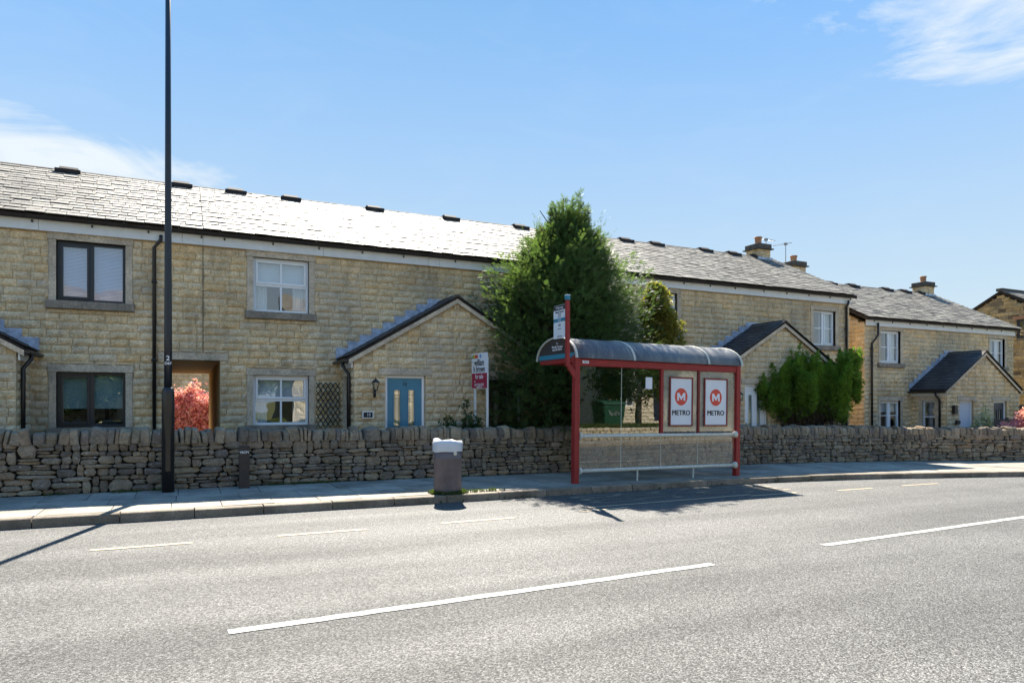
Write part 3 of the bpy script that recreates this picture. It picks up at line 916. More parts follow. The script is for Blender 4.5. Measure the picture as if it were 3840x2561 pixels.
def downpipe(H, pts, mat='pipe_black', r=.036):
    m = MB(); m.tube(pts, r, 10)
    for p, q in zip(pts, pts[1:]):
        if abs(p[2] - q[2]) > 1:
            z = min(p[2], q[2]) + .7
            while z < max(p[2], q[2]):
                m.tube([(p[0], p[1], z), (p[0], p[1], z + .05)], r + .008, 10); m.box(p[0] - .055, p[0] + .055, p[1] + .02, p[1] + .05, z + .01, z + .035); z += 1.55
    m.build('downpipe', mat, H)


# ---------------------------------------------------------------- houses
def half_porch(H, xa, side, Yf, Yw, za, ze, floor, dr, hw=2.26, win=True, extra=(), slate='slate_shaded', flashing=True):
    """half of a gabled porch: xa apex x, side -1 left half / +1 right half; hw half width; dr door tuple (x0,x1,z0,z1,color,number,...)"""
    xo = xa + side * hw
    x0, x1 = min(xa, xo), max(xa, xo)
    slope = (za - ze) / hw
    top = lambda x: za - abs(x - xa) * slope
    holes = [(dr[0], dr[1], dr[2], dr[3]), (dr[0] - .14, dr[1] + .15, dr[3], dr[3] + .145)]
    wb = MB(); cells(wb, x0, x1, floor, ze, Yf + .014, Yf + .26, [holes[0]])
    wb.prism([(xo, ze), (xa, ze), (xa, za)][::side], 'y', Yf + .014, Yf + .26)
    # side wall with a narrow window
    sx0, sx1 = (xo + .035, xo + .25) if side < 0 else (xo - .25, xo - .035)
    sh = [(Yf + .42, Yf + .88, 1.0 + floor - .1, ze - .32)] if win else []
    cells(wb, Yf + .26, Yw + .03, floor, ze - .03, sx0, sx1, sh, axis='x')
    W_ = wb.build('porch_wall', 'mortar', H)
    P = Pieces()
    xl = (lambda z: xa - (za - z) / slope if z > ze else x0) if side < 0 else xa
    xr = xa if side < 0 else (lambda z: xa + (za - z) / slope if z > ze else x1)
    courses(P, xl, xr, floor, za, Yf, holes, frm='front', edge=(side > 0, side < 0))
    P.build('stone', 'buff_stone', W_, limit=160)
    P2 = Pieces()
    sh2 = [(h[0] - .12, h[1] + .12, h[2], h[3] + .14) for h in sh]
    if side < 0: courses(P2, Yf + .02, Yw, floor, ze - .05, xo, sh2, frm='left')
    else: courses(P2, Yf + .02, Yw, floor, ze - .05, xo, sh2, frm='right')
    P2.build('side_stone', 'buff_stone', W_, limit=40)
    if win:
        a, b, c, d = sh[0]
        s = MB(); k = .045
        xs0, xs1 = (xo + .06, xo + .12) if side < 0 else (xo - .12, xo - .06)
        s.box(xs0, xs1, a, a + k, c, d); s.box(xs0, xs1, b - k, b, c, d); s.box(xs0, xs1, a + k, b - k, d - k, d); s.box(xs0, xs1, a + k, b - k, c, c + k); s.box(xs0, xs1, a + k, b - k, (c + d) / 2 - .02, (c + d) / 2 + .02)
        fr = s.build('porch_window', 'white_upvc', H)
        xm = (xs0 + xs1) / 2
        part_box('pane', 'pane_glass', fr, xm - .003, xm + .003, a + k, b - k, c + k, d - k)
        xp = xo - .012 if side < 0 else xo + .012
        st = MB()
        for bb in ((a - .12, a, c, d), (b, b + .12, c, d), (a - .12, b + .12, d, d + .14)): st.box(min(xp, xp - side * .16), max(xp, xp - side * .16), *bb)
        st.build('porch_window_surround', 'cast_stone', H)
    # roof slab + slates
    ov = .12
    xe = xo + side * ov; zt = .10
    ze2 = ze - slope * ov + .03; zaa = za + .03
    rf = MB().prism([(xe, ze2), (xa, zaa), (xa, zaa + zt), (xe, ze2 + zt)][::side], 'y', Yf - .045, Yw - .015).build('porch_roof', 'ridge_dark', H)
    Pm = Pieces(); slates_side(Pm, xe - side * -.02, ze2 + zt, xa, zaa + zt, Yf - .09, Yw - .02); Pm.build('slate', slate, rf, limit=80)
    # verge: pale mortar strip along the gable edge
    vg = MB().prism([(xe, ze2 - .05), (xa, zaa - .05), (xa, zaa + .045), (xe, ze2 + .045)][::side], 'y', Yf - .065, Yf - .047).build('verge', 'white_trim' if False else 'cast_stone', rf)
    # ridge tiles and gutter
    n = 3; dy = (Yw - Yf + .07) / n
    for k in range(n):
        rt = MB(); y0 = Yf - .09 + k * dy; y1 = y0 + dy - .012
        rt.prism([(xa, zaa + zt + .0), (xa + side * .15, zaa + zt - .15 * slope + .01), (xa + side * .15, zaa + zt - .15 * slope + .035), (xa, zaa + zt + .055)][::side], 'y', y0, y1); rt.build('ridge_tile', 'ridge_tile', rf)
    gt = MB(); gy0, gy1 = Yf - .05, Yw - .02; gx = xe + side * .045; gz = ze2 + .045
    prof = [(gx + .055 * math.cos(a), gz + .055 * math.sin(a)) for a in np.linspace(math.pi, 2 * math.pi, 7)]
    gt.prism([(float(p), float(q)) for p, q in prof], 'y', gy0, gy1); gt.build('porch_gutter', 'gutter_brown', H)
    fx = xo + side * .02
    part_box('porch_fascia', 'white_trim', H, min(fx, fx + side * .03), max(fx, fx + side * .03), Yf + .02, Yw - .01, ze - .16, ze - .03)
    downpipe(H, [(gx, Yf + .30, gz - .03), (gx, Yf + .30, gz - .12), (xo + side * .06, Yf + .22, gz - .30), (xo + side * .06, Yf + .22, floor)])
    if flashing:
        z = math.ceil((ze2 + zt) / .15) * .15
        k = 0
        n = 9
        for k in range(n):
            fa = k / n; fb = (k + 1) / n
            x_a = xe - side * (-.02) + (xa - xe) * fa; x_b = xe + (xa - xe) * (fb + .06 if k < n - 1 else 1.0) if k < n - 1 else xa
            zl = ze2 + zt + (zaa - ze2) * fa; zr = ze2 + zt + (zaa - ze2) * (min(1, fb + .06))
            zz = zl + .27
            if k == n - 1: zz = zaa + zt + .10
            yk = Yw - .040 - .003 * (k % 2)
            fl = MB(); pl = [(x_a, zl - .05), (x_b, zr - .05), (x_b, max(zz, zr + .02)), (x_a, max(zz, zr + .02) if k == n - 1 else zz)]
            pl = [(x_a, zl - .05), (x_b, zr - .05), (x_b, max(zz, zr - .04)), (x_a, zz)]
            fl.prism(pl[::side], 'y', yk, yk + .02); fl.build('lead_flashing', 'lead', rf)
    door(H, dr[0], dr[1], dr[2], dr[3], Yf, dr[4], dr[5], *dr[6:])


ZE, ZR, YF, YR = 4.87, 6.86, 15.3, 18.7


def house(name, label, x0, x1, floor, wins, holes=(), YF=YF, YR=YR, ZE=ZE, ZR=ZR, YB=22.1, back_holes=(), left_gable=False, right_gable=False, vents=(), slate_lim=300, cut_left=0, chimney=None, pipes=(), pas=None):
    H = thing(name, label, 'house', ((x0 + x1) / 2, YF, floor))
    wh = []
    rects = []
    for (a, b, c, d, style, inside, sill) in wins:
        wh += win_hole(a, b, c, d, sill=sill); rects.append((a, b, c, d))
    st = list(holes)
    wb = MB(); cells(wb, x0, x1, floor - .1, ZE, YF + .014, YF + .27, rects + [h for h in holes if len(h) == 4 and h[3] - h[2] > .3])
    Wl = wb.build('front_wall', 'mortar', H)
    P = Pieces(); jl = (lambda z: x0 + (0 if left_gable or pas == 'left' else joff(z - .075 if False else math.floor((z + 1e-6) / .15) * .15))); zbase = ZE - .15 * 34
    courses(P, x0, x1, zbase, ZE - .13, YF, wh + st, edge=(not (left_gable or pas == 'left'), not (right_gable or pas == 'right')))
    P.it = [q for q in P.it if q[1][2] > floor - .1]
    P.build('stone', 'buff_stone', Wl, limit=300)
    for (a, b, c, d, style, inside, sill) in wins: window(H, a, b, c, d, YF, style, sill=sill, inside=inside)
    # shell: side walls, back wall, floors
    sh = MB()
    cells(sh, x0, x1, floor - .1, ZE, YB - .25, YB, list(back_holes))
    sh.build('back_wall', 'buff_stone', H)
    for xx, flag, nm in ((x0, left_gable, 'left'), (x1, right_gable, 'right')):
        a, b = (xx + .04, xx + .25) if nm == 'left' else (xx - .25, xx - .04)
        gm = MB().prism([(YF + .28, floor - .1), (YB - .26, floor - .1), (YB - .26, ZE + .05), (YR, ZR - .1), (YF + .28, ZE + .1)], 'x', a, b)
        if (nm == 'left' and not pas == 'left') or (nm == 'right' and not pas == 'right'):
            G_ = gm.build('gable_wall' if flag else 'party_wall', 'mortar' if flag else 'room_wall', H)
            if flag:
                P3 = Pieces()
                sl_ = (ZR - ZE) / (YR - YF)
                yl = lambda z: YF + .0 if z <= ZE - .05 else YF + (z - ZE + .05) / sl_
                yr = lambda z: YB if z <= ZE - .05 else YB - (z - ZE + .05) / sl_
                courses(P3, yl, yr, floor - .1, ZR - .12, xx, [], frm='left' if nm == 'left' else 'right', wmin=.28)
                P3.build('gable_stone', 'buff_stone', G_, limit=150)
    xl_, xr_ = x0 + .26, x1 - .26
    if pas == 'left': xl_ = .72
    if pas == 'right': xr_ = -.34
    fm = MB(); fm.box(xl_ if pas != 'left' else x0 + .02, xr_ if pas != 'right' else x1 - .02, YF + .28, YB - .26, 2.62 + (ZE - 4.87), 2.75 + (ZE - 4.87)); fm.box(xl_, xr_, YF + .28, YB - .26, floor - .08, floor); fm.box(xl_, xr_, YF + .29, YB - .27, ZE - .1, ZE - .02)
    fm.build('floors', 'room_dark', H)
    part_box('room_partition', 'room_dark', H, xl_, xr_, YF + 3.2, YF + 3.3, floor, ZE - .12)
    # roof
    eo = .30
    sl_ = (ZR - ZE) / (YR - (YF - .22))
    ye, ze = YF - .20, ZE + .085
    xa, xb = x0 - (.12 if left_gable else 0), x1 + (.12 if right_gable else 0)
    rf = MB()
    rf.prism([(ye, ze - .02), (YR, ZR - .08), (YB + .24, ze - .02), (YB + .24, ze + .04), (YR, ZR - .0), (ye, ze + .045)], 'x', xa, xb)
    RF = rf.build('roof', 'ridge_dark', H)
    Ps = Pieces(); slates(Ps, xa - (.02 if left_gable else 0), xb + (.02 if right_gable else 0), (ye - .03, ze + .05), (YR - .03, ZR), w_=.31); Ps.build('slate', 'slate', RF, limit=slate_lim)
    bs = MB().add([(xa, YR, ZR + .012), (xb, YR, ZR + .012), (xb, YB + .26, ze + .05), (xa, YB + .26, ze + .05)], [(0, 1, 2, 3)]); bs.build('rear_slates', 'slate', RF)
    x = xa; k = 0
    while x < xb - .02:
        e = min(x + .45, xb)
        rt = MB().prism([(YR - .15, ZR - .045), (YR - .11, ZR + .012), (YR - .05, ZR + .045), (YR + .05, ZR + .045), (YR + .11, ZR + .012), (YR + .15, ZR - .045)], 'x', x, e - .012)
        rt.build('ridge_tile', 'ridge_tile', RF); x = e
    for vx in vants(vents, xa, xb):
        v_ = MB(); v_.prism([(YR - .24, ZR - .05), (YR - .20, ZR + .03), (YR - .10, ZR + .10), (YR + .10, ZR + .10), (YR + .20, ZR + .03), (YR + .24, ZR - .05)], 'x', vx - .18, vx + .18)
        v_.box(vx - .25, vx + .25, YR - .30, YR - .16, ZR - .085, ZR + .0); v_.build('roof_vent', 'ridge_dark', RF)
    # eaves
    zf0, zf1 = ZE - .135, ZE + .075
    x = x0
    while x < x1 - .05:
        e = min(x + 2.4, x1); part_box('fascia', 'white_trim', H, x, e - .006, YF - .075, YF - .052, zf0, zf1); x = e
    part_box('soffit', 'white_trim', H, x0, x1, YF - .05, YF + .03, zf0 + .01, zf0 + .025)
    gt = MB(); prof = [(YF - .13 + .05 * math.cos(a), ZE + .098 + .046 * math.sin(a)) for a in np.linspace(math.pi, 2 * math.pi, 8)]
    gt.prism([(float(p), float(q)) for p, q in prof], 'x', x0 - (.1 if left_gable else 0), x1 + (.15 if right_gable else 0)); gt.build('gutter', 'gutter_brown', H)
    x = x0 + .4
    while x < x1:
        part_box('gutter_bracket', 'gutter_brown', H, x - .015, x + .015, YF - .10, YF - .076, ZE + .0, ZE + .045); x += .95
    if left_gable or right_gable:
        for xx, fl in ((x0, left_gable), (x1, right_gable)):
            if not fl: continue
            q = xx - .12 if xx == x0 else xx + .08
            vm = MB(); vm.prism([(ye, ze - .06), (YR, ZR - .12), (YB + .24, ze - .06), (YB + .24, ze - .022), (YR, ZR - .082), (ye, ze - .022)], 'x', q, q + .04); vm.build('verge', 'gutter_brown', RF)
    for p in pipes: downpipe(H, p)
    return H


def vants(v, a, b): return [x for x in v if a < x < b]


VENTS = [-7.0, -4.7, -2.38, -.05, 1.19, 2.52, 4.72, 6.95, 9.2, 11.2, 13.06, 14.3, 16.41, 17.71, 18.85]
FL = .10
UP = (3.46, 4.605); LO = (1.06, 2.12)
cast = [(-.30, .68, FL - .2, 2.40), (-.46, .83, 2.40, 2.545)]

H6 = house('terraced_house', 'stone terraced house end just beyond the left frame edge, sharing the leftmost porch', -9.9, -4.82, FL,
           [(-8.6, -7.45, *UP, 'case', 'curtain', True), (-8.6, -7.45, *LO, 'case', 'curtain', True)], vents=VENTS, left_gable=True, slate_lim=60)
half_porch(H6, -4.82, -1, 14.1, YF, 3.74, 2.42, FL, (-6.4, -5.5, FL, 2.12, 'door_dark', None), win=False)
H8 = house('terraced_house', 'stone terraced house with dark grey window frames behind the lamp post', -4.82, .3595, FL,
           [(-2.16, -1.02, *UP, 'dark2', 'blind', True), (-2.16, -1.02, *LO, 'dark2', 'teal', True)],
           holes=cast, back_holes=[(-.30, .68, FL - .2, 2.42)], vents=VENTS, pas='right',
           pipes=[[(-.40, YF - .14, ZE - .03), (-.40, YF - .14, ZE - .12), (-.52, YF - .07, ZE - .27), (-.52, YF - .07, FL)]])
half_porch(H8, -4.82, 1, 14.1, YF, 3.74, 2.42, FL, (-4.6, -3.7, FL, 2.12, 'door_dark', None), win=False)
H10 = house('terraced_house', 'stone terraced house numbered 10 with blue door and for sale board', .3605, 5.43, FL,
            [(1.32, 2.46, *UP, 'sash', 'curtain', True), (1.32, 2.46, *LO, 'sash', 'curtain', True)],
            holes=cast, back_holes=[(-.30, .68, FL - .2, 2.42)], vents=VENTS, pas='left')
half_porch(H10, 5.43, -1, 14.1, YF, 3.74, 2.42, FL, (3.83, 4.71, FL, 2.12, 'door_blue', '10'))
H12 = house('terraced_house', 'stone terraced house mostly hidden behind the big conifer', 5.43, 10.4, FL,
            [(8.42, 9.56, *UP, 'sash', 'curtain', True), (8.42, 9.56, *LO, 'sash', 'curtain', True)], vents=VENTS)
half_porch(H12, 5.43, 1, 14.1, YF, 3.74, 2.42, FL, (6.15, 7.03, FL, 2.12, 'door_dark', '12'))
H14 = house('terraced_house', 'stone terraced house numbered 14 right behind the bus shelter', 10.4, 15.33, FL,
            [(11.42, 12.52, *UP, 'case', 'curtain', True), (11.42, 12.52, *LO, 'case', 'curtain', True)], vents=VENTS)
half_porch(H14, 15.33, -1, 14.1, YF, 3.70, 2.40, FL, (13.88, 14.74, FL, 2.06, 'white_upvc', '14', 'twopanel', 'white_upvc', True))
H16 = house('terraced_house', 'stone terraced house at the right end of the long row, behind the rounded bush', 15.33, 19.57, FL,
            [(17.93, 18.93, 3.36, 4.47, 'case', 'drape', True), (17.93, 18.93, *LO, 'case', 'curtain', True)], vents=VENTS, right_gable=True,
            pipes=[[(19.36, YF - .14, ZE - .03), (19.36, YF - .14, ZE - .12), (19.36, YF - .07, ZE - .22), (19.36, YF - .07, FL)]])
half_porch(H16, 15.33, 1, 14.1, YF, 3.70, 2.40, FL, (16.1, 16.96, FL, 2.06, 'door_navy', None))

# movement joint in the wall, passage lining
part_box('movement_joint', 'iron_black', H10, .355, .365, YF - .012, YF + .013, 2.55, ZE - .14)
part_box('lintel', 'cast_stone', H10, -.46, .83, YF - .024, YF + .27, 2.40, 2.545, bevel=.006)
part_box('passage_wall', 'passage_wall', H10, .682, .90, YF + .03, 22.3, FL - .1, 2.6)
part_box('passage_wall', 'passage_wall', H8, -.52, -.302, YF + .03, 22.3, FL - .1, 2.6)
for k in range(14):
    part_box('ceiling_board', 'timber_soffit', H10, -.30, .68, YF + .28 + k * .48, YF + .28 + k * .48 + .47, 2.40, 2.44)
part_box('passage_floor', 'paving', H10, -.30, .68, YF - .2, 22.3, FL - .1, FL - .05)

# fittings of number 10
lantern(H10, 3.58, 14.055, 1.62)
pl = part_box('house_sign', 'white_upvc', H10, 3.33, 3.56, 14.035, 14.05, 1.21, 1.36)
part_box('sign_face', 'text_black', pl, 3.35, 3.54, 14.029, 14.034, 1.23, 1.34); text('sign_number', '10', 'text_white', pl, (3.455, 14.026, 1.285), .085)
lantern(H14, 13.55, 14.055, 1.42)
# trellis panel between window and porch
tr = thing('garden_trellis', 'dark green diamond trellis on the wall between the white window and the porch', 'trellis', (2.86, YF - .06, .9))
for k in range(-5, 9):
    for sg in (-1, 1):
        # diagonal laths clipped to the panel
        cx0 = 2.60 + k * .105
        pts = []
        x_a, z_a = (cx0, 1.0) if sg > 0 else (cx0, 1.98)
        x_b, z_b = (cx0 + .62, 1.98) if sg > 0 else (cx0 + .62, 1.0)
        lo, hi = 0.0, 1.0
        for lim, sgn in ((2.60, 1), (3.12, -1)):
            tt = (lim - x_a) / (x_b - x_a)
            if sgn > 0: lo = max(lo, tt)
            else: hi = min(hi, tt)
        if hi - lo < .08: continue
        A = Vector((x_a + (x_b - x_a) * lo, YF - .055 - .012 * (sg > 0), z_a + (z_b - z_a) * lo)); B = Vector((x_a + (x_b - x_a) * hi, YF - .055 - .012 * (sg > 0), z_a + (z_b - z_a) * hi))
        MB().tube([A, B], .0095, 4, smooth=False).build('lath', 'trellis_green', tr)

# second block, lower and set back
Y2, YR2, ZE2, ZR2, F2 = 15.9, 19.3, 4.33, 6.33, -.42
V2 = [21.9, 23.4, 24.73, 26.81, 28.01, 29.2]
H18 = house('terraced_house', 'stone house at the left end of the second block, with pale grey door', 21.1, 25.69, F2,
            [(21.93, 23.0, 2.93, 4.07, 'casebar', 'drape', True), (21.93, 23.0, .56, 1.61, 'casebar', 'half', True)], YF=Y2, YR=YR2, ZE=ZE2, ZR=ZR2, YB=22.7, left_gable=True, vents=V2,
            pipes=[[(21.62, Y2 - .14, ZE2 - .03), (21.62, Y2 - .14, ZE2 - .45), (21.40, Y2 - .07, ZE2 - .75), (21.40, Y2 - .07, F2)]])
half_porch(H18, 25.69, -1, 14.6, Y2, 3.24, 1.93, F2, (24.25, 25.05, F2, 1.60, 'door_pale', None, 'plain', 'white_upvc', True), hw=2.13)
H20 = house('terraced_house', 'stone house at the right end of the second block, with navy door and coach lamp', 25.69, 29.9, F2,
            [(28.33, 29.32, 2.93, 4.05, 'casebar', 'curtain', True), (28.33, 29.32, .56, 1.61, 'casebar', 'half', True)], YF=Y2, YR=YR2, ZE=ZE2, ZR=ZR2, YB=22.7, right_gable=True, vents=V2, slate_lim=300)
half_porch(H20, 25.69, 1, 14.6, Y2, 3.24, 1.93, F2, (26.25, 27.05, F2, 1.60, 'door_navy', None, 'twopanel', 'white_upvc', False), hw=2.13)
ml = MB().box(23.78, 23.95, 14.47, 14.57, 1.15, 1.45).build('wall_light', 'iron_black', H18, bevel=.01)
mbx = MB().box(23.95, 24.15, 14.50, 14.57, .80, .93).build('key_box', 'iron_black', H18, bevel=.01)
lantern(H20, 27.55, 14.55, 1.05, s=1.7)


def chimney(H, x0, x1, y0, y1, zb, zt, pot, base_lead=True):
    """stack with string course, cap and one pot"""
    c = MB(); c.box(x0 + .03, x1 - .03, y0 + .03, y1 - .03, zb, zt - .02)
    C_ = c.build('chimney', 'mortar', H)
    P = Pieces()
    courses(P, x0, x1, zb, zt - .2, y0, [], wmin=.2, wmax=.36, depth=.05)
    courses(P, y0, y1, zb, zt - .2, x0, [], frm='left', wmin=.2, wmax=.36, depth=.05)
    courses(P, y0, y1, zb, zt - .2, x1, [], frm='right', wmin=.2, wmax=.36, depth=.05)
    P.build('stone', 'buff_stone', C_, limit=40)
    part_box('string_course', 'ridge_tile', C_, x0 - .09, x1 + .09, y0 - .09, y1 + .09, zt - .20, zt - .165)
    part_box('cap', 'ridge_tile', C_, x0 - .03, x1 + .03, y0 - .03, y1 + .03, zt - .163, zt, bevel=.01)
    xm, ym = (x0 + x1) / 2, (y0 + y1) / 2
    MB().lathe([(.13, zt), (.115, zt + .05), (.115, zt + pot - .05), (.14, zt + pot - .045), (.14, zt + pot), (.09, zt + pot), (.09, zt + pot - .1)], xm, ym, 16).build('chimney_pot', 'terracotta', C_)
    if base_lead:
        part_box('lead_apron', 'lead', C_, x0 - .045, x1 + .045, y0 - .045, y1 + .045, zb, zb + (zt - zb) * .42)


chimney(H16, 18.75, 19.35, 18.4, 19.0, 6.45, 7.32, .30)
chimney(H18, 21.2, 21.85, 19.0, 19.6, 5.9, 7.02, .26)
chimney(H20, 29.15, 29.75, 19.0, 19.6, 5.9, 6.83, .28)


def aerial(x, y, z, lab, turn):
    A = thing('television_aerial', lab, 'aerial', (x, y, z), group='television aerials on the chimneys')
    MB().tube([(x, y, z), (x, y, z + .75)], .014, 6).build('mast', 'tv_metal', A)
    m = MB(); d = Vector((math.cos(turn), math.sin(turn), 0)); n_ = Vector((-d.y, d.x, 0)); p = Vector((x, y, z + .73))
    m.tube([p - d * .25, p + d * .5], .009, 5)
    for k in range(8):
        q = p + d * (-.18 + k * .09); m.tube([q - n_ * .09, q + n_ * .09], .005, 4)
    m.box(p.x - .05, p.x + .05, p.y - .05, p.y + .05, p.z - .05, p.z + .03); m.build('antenna', 'tv_metal', A)


aerial(19.75, 19.0, 6.95, 'thin television aerial pointing sideways beside the first chimney pot', .1)
aerial(21.15, 19.35, 7.0, 'thin television aerial on the mast just left of the second chimney', 1.9)

# the old stone house at the right edge
OH = thing('old_stone_house', 'old orange-brown rubble stone house at the right frame edge', 'house', (34, 16, -.5))
oy0, oy1, orz, oez = 15.7, 21.5, 6.6, 4.9
w_ = MB(); yr_ = 18.6
gw = [(16.95, 17.95, 4.45, 5.3)]
w_.box(34.04, 34.3, oy0, 16.95, -.6, 5.0); w_.box(34.04, 34.3, 17.95, oy1, -.6, 5.0); w_.box(34.04, 34.3, 16.95, 17.95, -.6, 4.45); 
w_.prism([(oy0, 5.0), (16.95, 5.0), (16.95, 5.55), (oy0, 4.95)], 'x', 34.04, 34.3); w_.prism([(16.95, 5.3), (17.95, 5.3), (17.95, 6.1), (16.95, 5.55)], 'x', 34.04, 34.3)
w_.prism([(17.95, 5.0), (oy1, 5.0), (yr_, orz - .08), (17.95, 6.12)], 'x', 34.04, 34.3)
w_.box(34.3, 42, oy0 + .03, oy0 + .3, -.6, 4.9)
w_.box(34.3, 42, oy1 - .3, oy1, -.6, 4.9)
OW = w_.build('rubble_wall', 'mortar', OH)
P = Pieces()
yl = lambda z: oy0 if z < 4.9 else oy0 + (z - 4.9) / .58
yr2 = lambda z: oy1 if z < 4.9 else oy1 - (z - 4.9) / .59
courses(P, yl, yr2, -.6, orz - .1, 34.0, gw, ch=.17, frm='left', wmin=.18, wmax=.55)
courses(P, 34.0, 42, -.6, 4.9, oy0, [], ch=.17, wmin=.18, wmax=.55)
P.build('stone', 'old_stone', OW, limit=200)
f_ = MB()
for bb in ((16.95, 17.03, 4.45, 5.3), (17.87, 17.95, 4.45, 5.3), (17.03, 17.87, 5.22, 5.3), (17.03, 17.87, 4.45, 4.53)): f_.box(34.02, 34.1, *bb)
fo = f_.build('window', 'grey_upvc', OH)
part_box('pane', 'pane_glass', fo, 34.06, 34.066, 17.03, 17.87, 4.53, 5.22)
part_box('lintel', 'terracotta', OH, 33.97, 34.2, 16.8, 18.1, 5.302, 5.45)
part_box('room_partition', 'room_dark', OH, 35.6, 35.7, oy0 + .4, oy1 - .4, 0, 5.0)
ro = MB().prism([(oy0 - .2, 4.86), (yr_, orz), (oy1 + .2, 4.86), (oy1 + .2, 4.95), (yr_, orz + .1), (oy0 - .2, 4.95)], 'x', 33.9, 42.2).build('roof', 'ridge_dark', OH)
Ps = Pieces(); slates(Ps, 33.85, 42.2, (oy0 - .25, 4.97), (yr_, orz + .1), w_=.5, expo=.3, th=.03); Ps.build('stone_slate', 'slate', ro, limit=200)
MB().box(33.85, 42.2, yr_ - .14, yr_ + .14, orz + .08, orz + .2).build('ridge', 'ridge_tile', ro)

# back yard behind the passage
YH = 4.2
yd = thing('yard_wall', 'pale stone yard wall seen through the passage', 'wall', (0, 33, 0))
Yw_ = MB().box(-5, 6, 33.03, 33.3, -.2, YH).build('masonry', 'mortar', yd)
P = Pieces(); courses(P, -3, 4, -.1, YH, 33, [], ch=.2, wmin=.3, wmax=.6); P.build('stone', 'pale_wall', Yw_, limit=200)

# ---------------------------------------------------------------- dry stone wall
DW = thing('dry_stone_wall', 'long dark dry stone garden wall with upright coping stones', 'wall', (5, 12.8, 0))
core = MB(); vs = []; fs = []
xs = np.arange(-8, 44, .5)
for x in xs:
    x = float(x); y = wallf(x); z = g(x)
    vs += [(x, y + .075, z - .2), (x, y + .075, z + .78), (x, y + .36, z + .78), (x, y + .36, z - .2)]
for i in range(len(xs) - 1):
    for j in range(4): q = i * 4; fs.append((q + j, q + (j + 1) % 4, q + 4 + (j + 1) % 4, q + 4 + j))
core.add(vs, fs + [(0, 1, 2, 3)]); core.build('wall_core', 'rubble_core', DW)
# roughly coursed rubble: uneven courses, some stones split in two, some two courses high
P = Pieces(); X0, X1 = -7.0, 40.0; TOP = .775
cz = [0.0]
while cz[-1] < TOP - .05:
    cz.append(min(TOP, cz[-1] + rnd.choice([.06, .075, .09, .10, .12]) * (1.15 if len(cz) < 3 else .92)))
cz[-1] = TOP
wav = [(rnd.uniform(.5, 1.3), rnd.uniform(0, 6), rnd.uniform(1.8, 3.4), rnd.uniform(0, 6)) for _ in cz]
def zc(r_, x):
    if r_ == 0: return 0.0
    if r_ == len(cz) - 1: return TOP
    q = wav[r_]
    return cz[r_] + .016 * math.sin(x * q[0] + q[1]) + .014 * math.sin(x * q[2] + q[3])
def put_stone(xa, xb, za, zb):
    xm = (xa + xb) / 2; d = .16 + rnd.random() * .05
    yaw = math.atan2(wallf(xm + .3) - wallf(xm - .3), .6)
    P.add(tpl('rock', rnd.randrange(20)), (xm, wallf(xm) + .05 - (rnd.random() - .35) * .055 + d / 2 - .03, g(xm) + (za + zb) / 2), ((xb - xa) * 1.035 - .004, d, (zb - za) * 1.05 - .003), ((rnd.random() - .5) * .12, (rnd.random() - .5) * .09, yaw + (rnd.random() - .5) * .12))
blocked = []
for r_ in range(len(cz) - 1):
    nb = []; x = X0 + rnd.random() * .2
    while x < X1:
        hit = [q for q in blocked if q[0] < x + .02 < q[1]]
        if hit: x = hit[0][1]; continue
        wd = .10 + rnd.random() ** 1.5 * .30
        if rnd.random() < .10: wd += .12
        if x > 20: wd *= 1.35
        nxt = [q[0] for q in blocked if x < q[0] < x + wd + .07]
        if nxt: wd = min(nxt) - x
        za, zb = zc(r_, x + wd / 2), zc(r_ + 1, x + wd / 2)
        k = rnd.random()
        if wd < .05: pass
        elif k < .17 and r_ < len(cz) - 2 and wd < .34:
            put_stone(x, x + wd, za, zc(r_ + 2, x + wd / 2)); nb.append((x, x + wd))
        elif k < .34 and zb - za > .08 and wd > .16:
            zm = za + (zb - za) * rnd.uniform(.38, .62); put_stone(x, x + wd, za, zm)
            if wd > .26 and rnd.random() < .6:
                c_ = x + wd * rnd.uniform(.35, .65); put_stone(x, c_, zm, zb); put_stone(c_, x + wd, zm, zb)
            else: put_stone(x, x + wd, zm, zb)
        else: put_stone(x, x + wd, za, zb)
        x += wd
    blocked = nb
P.build('stone', 'rubble_stone', DW, limit=300)
P = Pieces(); x = -7.0
while x < 40:
    f_ = 1 if x < 18 else 1.25
    t_ = (.055 + rnd.random() ** 1.3 * .125) * f_; h_ = .185 + rnd.random() * .085
    if rnd.random() < .06: t_ = .2 + rnd.random() * .05
    yaw = math.atan2(wallf(x + .3) - wallf(x - .3), .6)
    P.add(tpl('cope', rnd.randrange(12)), (x + t_ / 2, wallf(x) + .20, g(x) + TOP - .02), (t_ * .97, .36 + rnd.random() * .06, h_), ((rnd.random() - .5) * .1, (rnd.random() - .42) * .42, yaw + (rnd.random() - .5) * .16), area=t_ * h_)
    x += t_
P.build('coping_stone', 'rubble_stone', DW, limit=300)


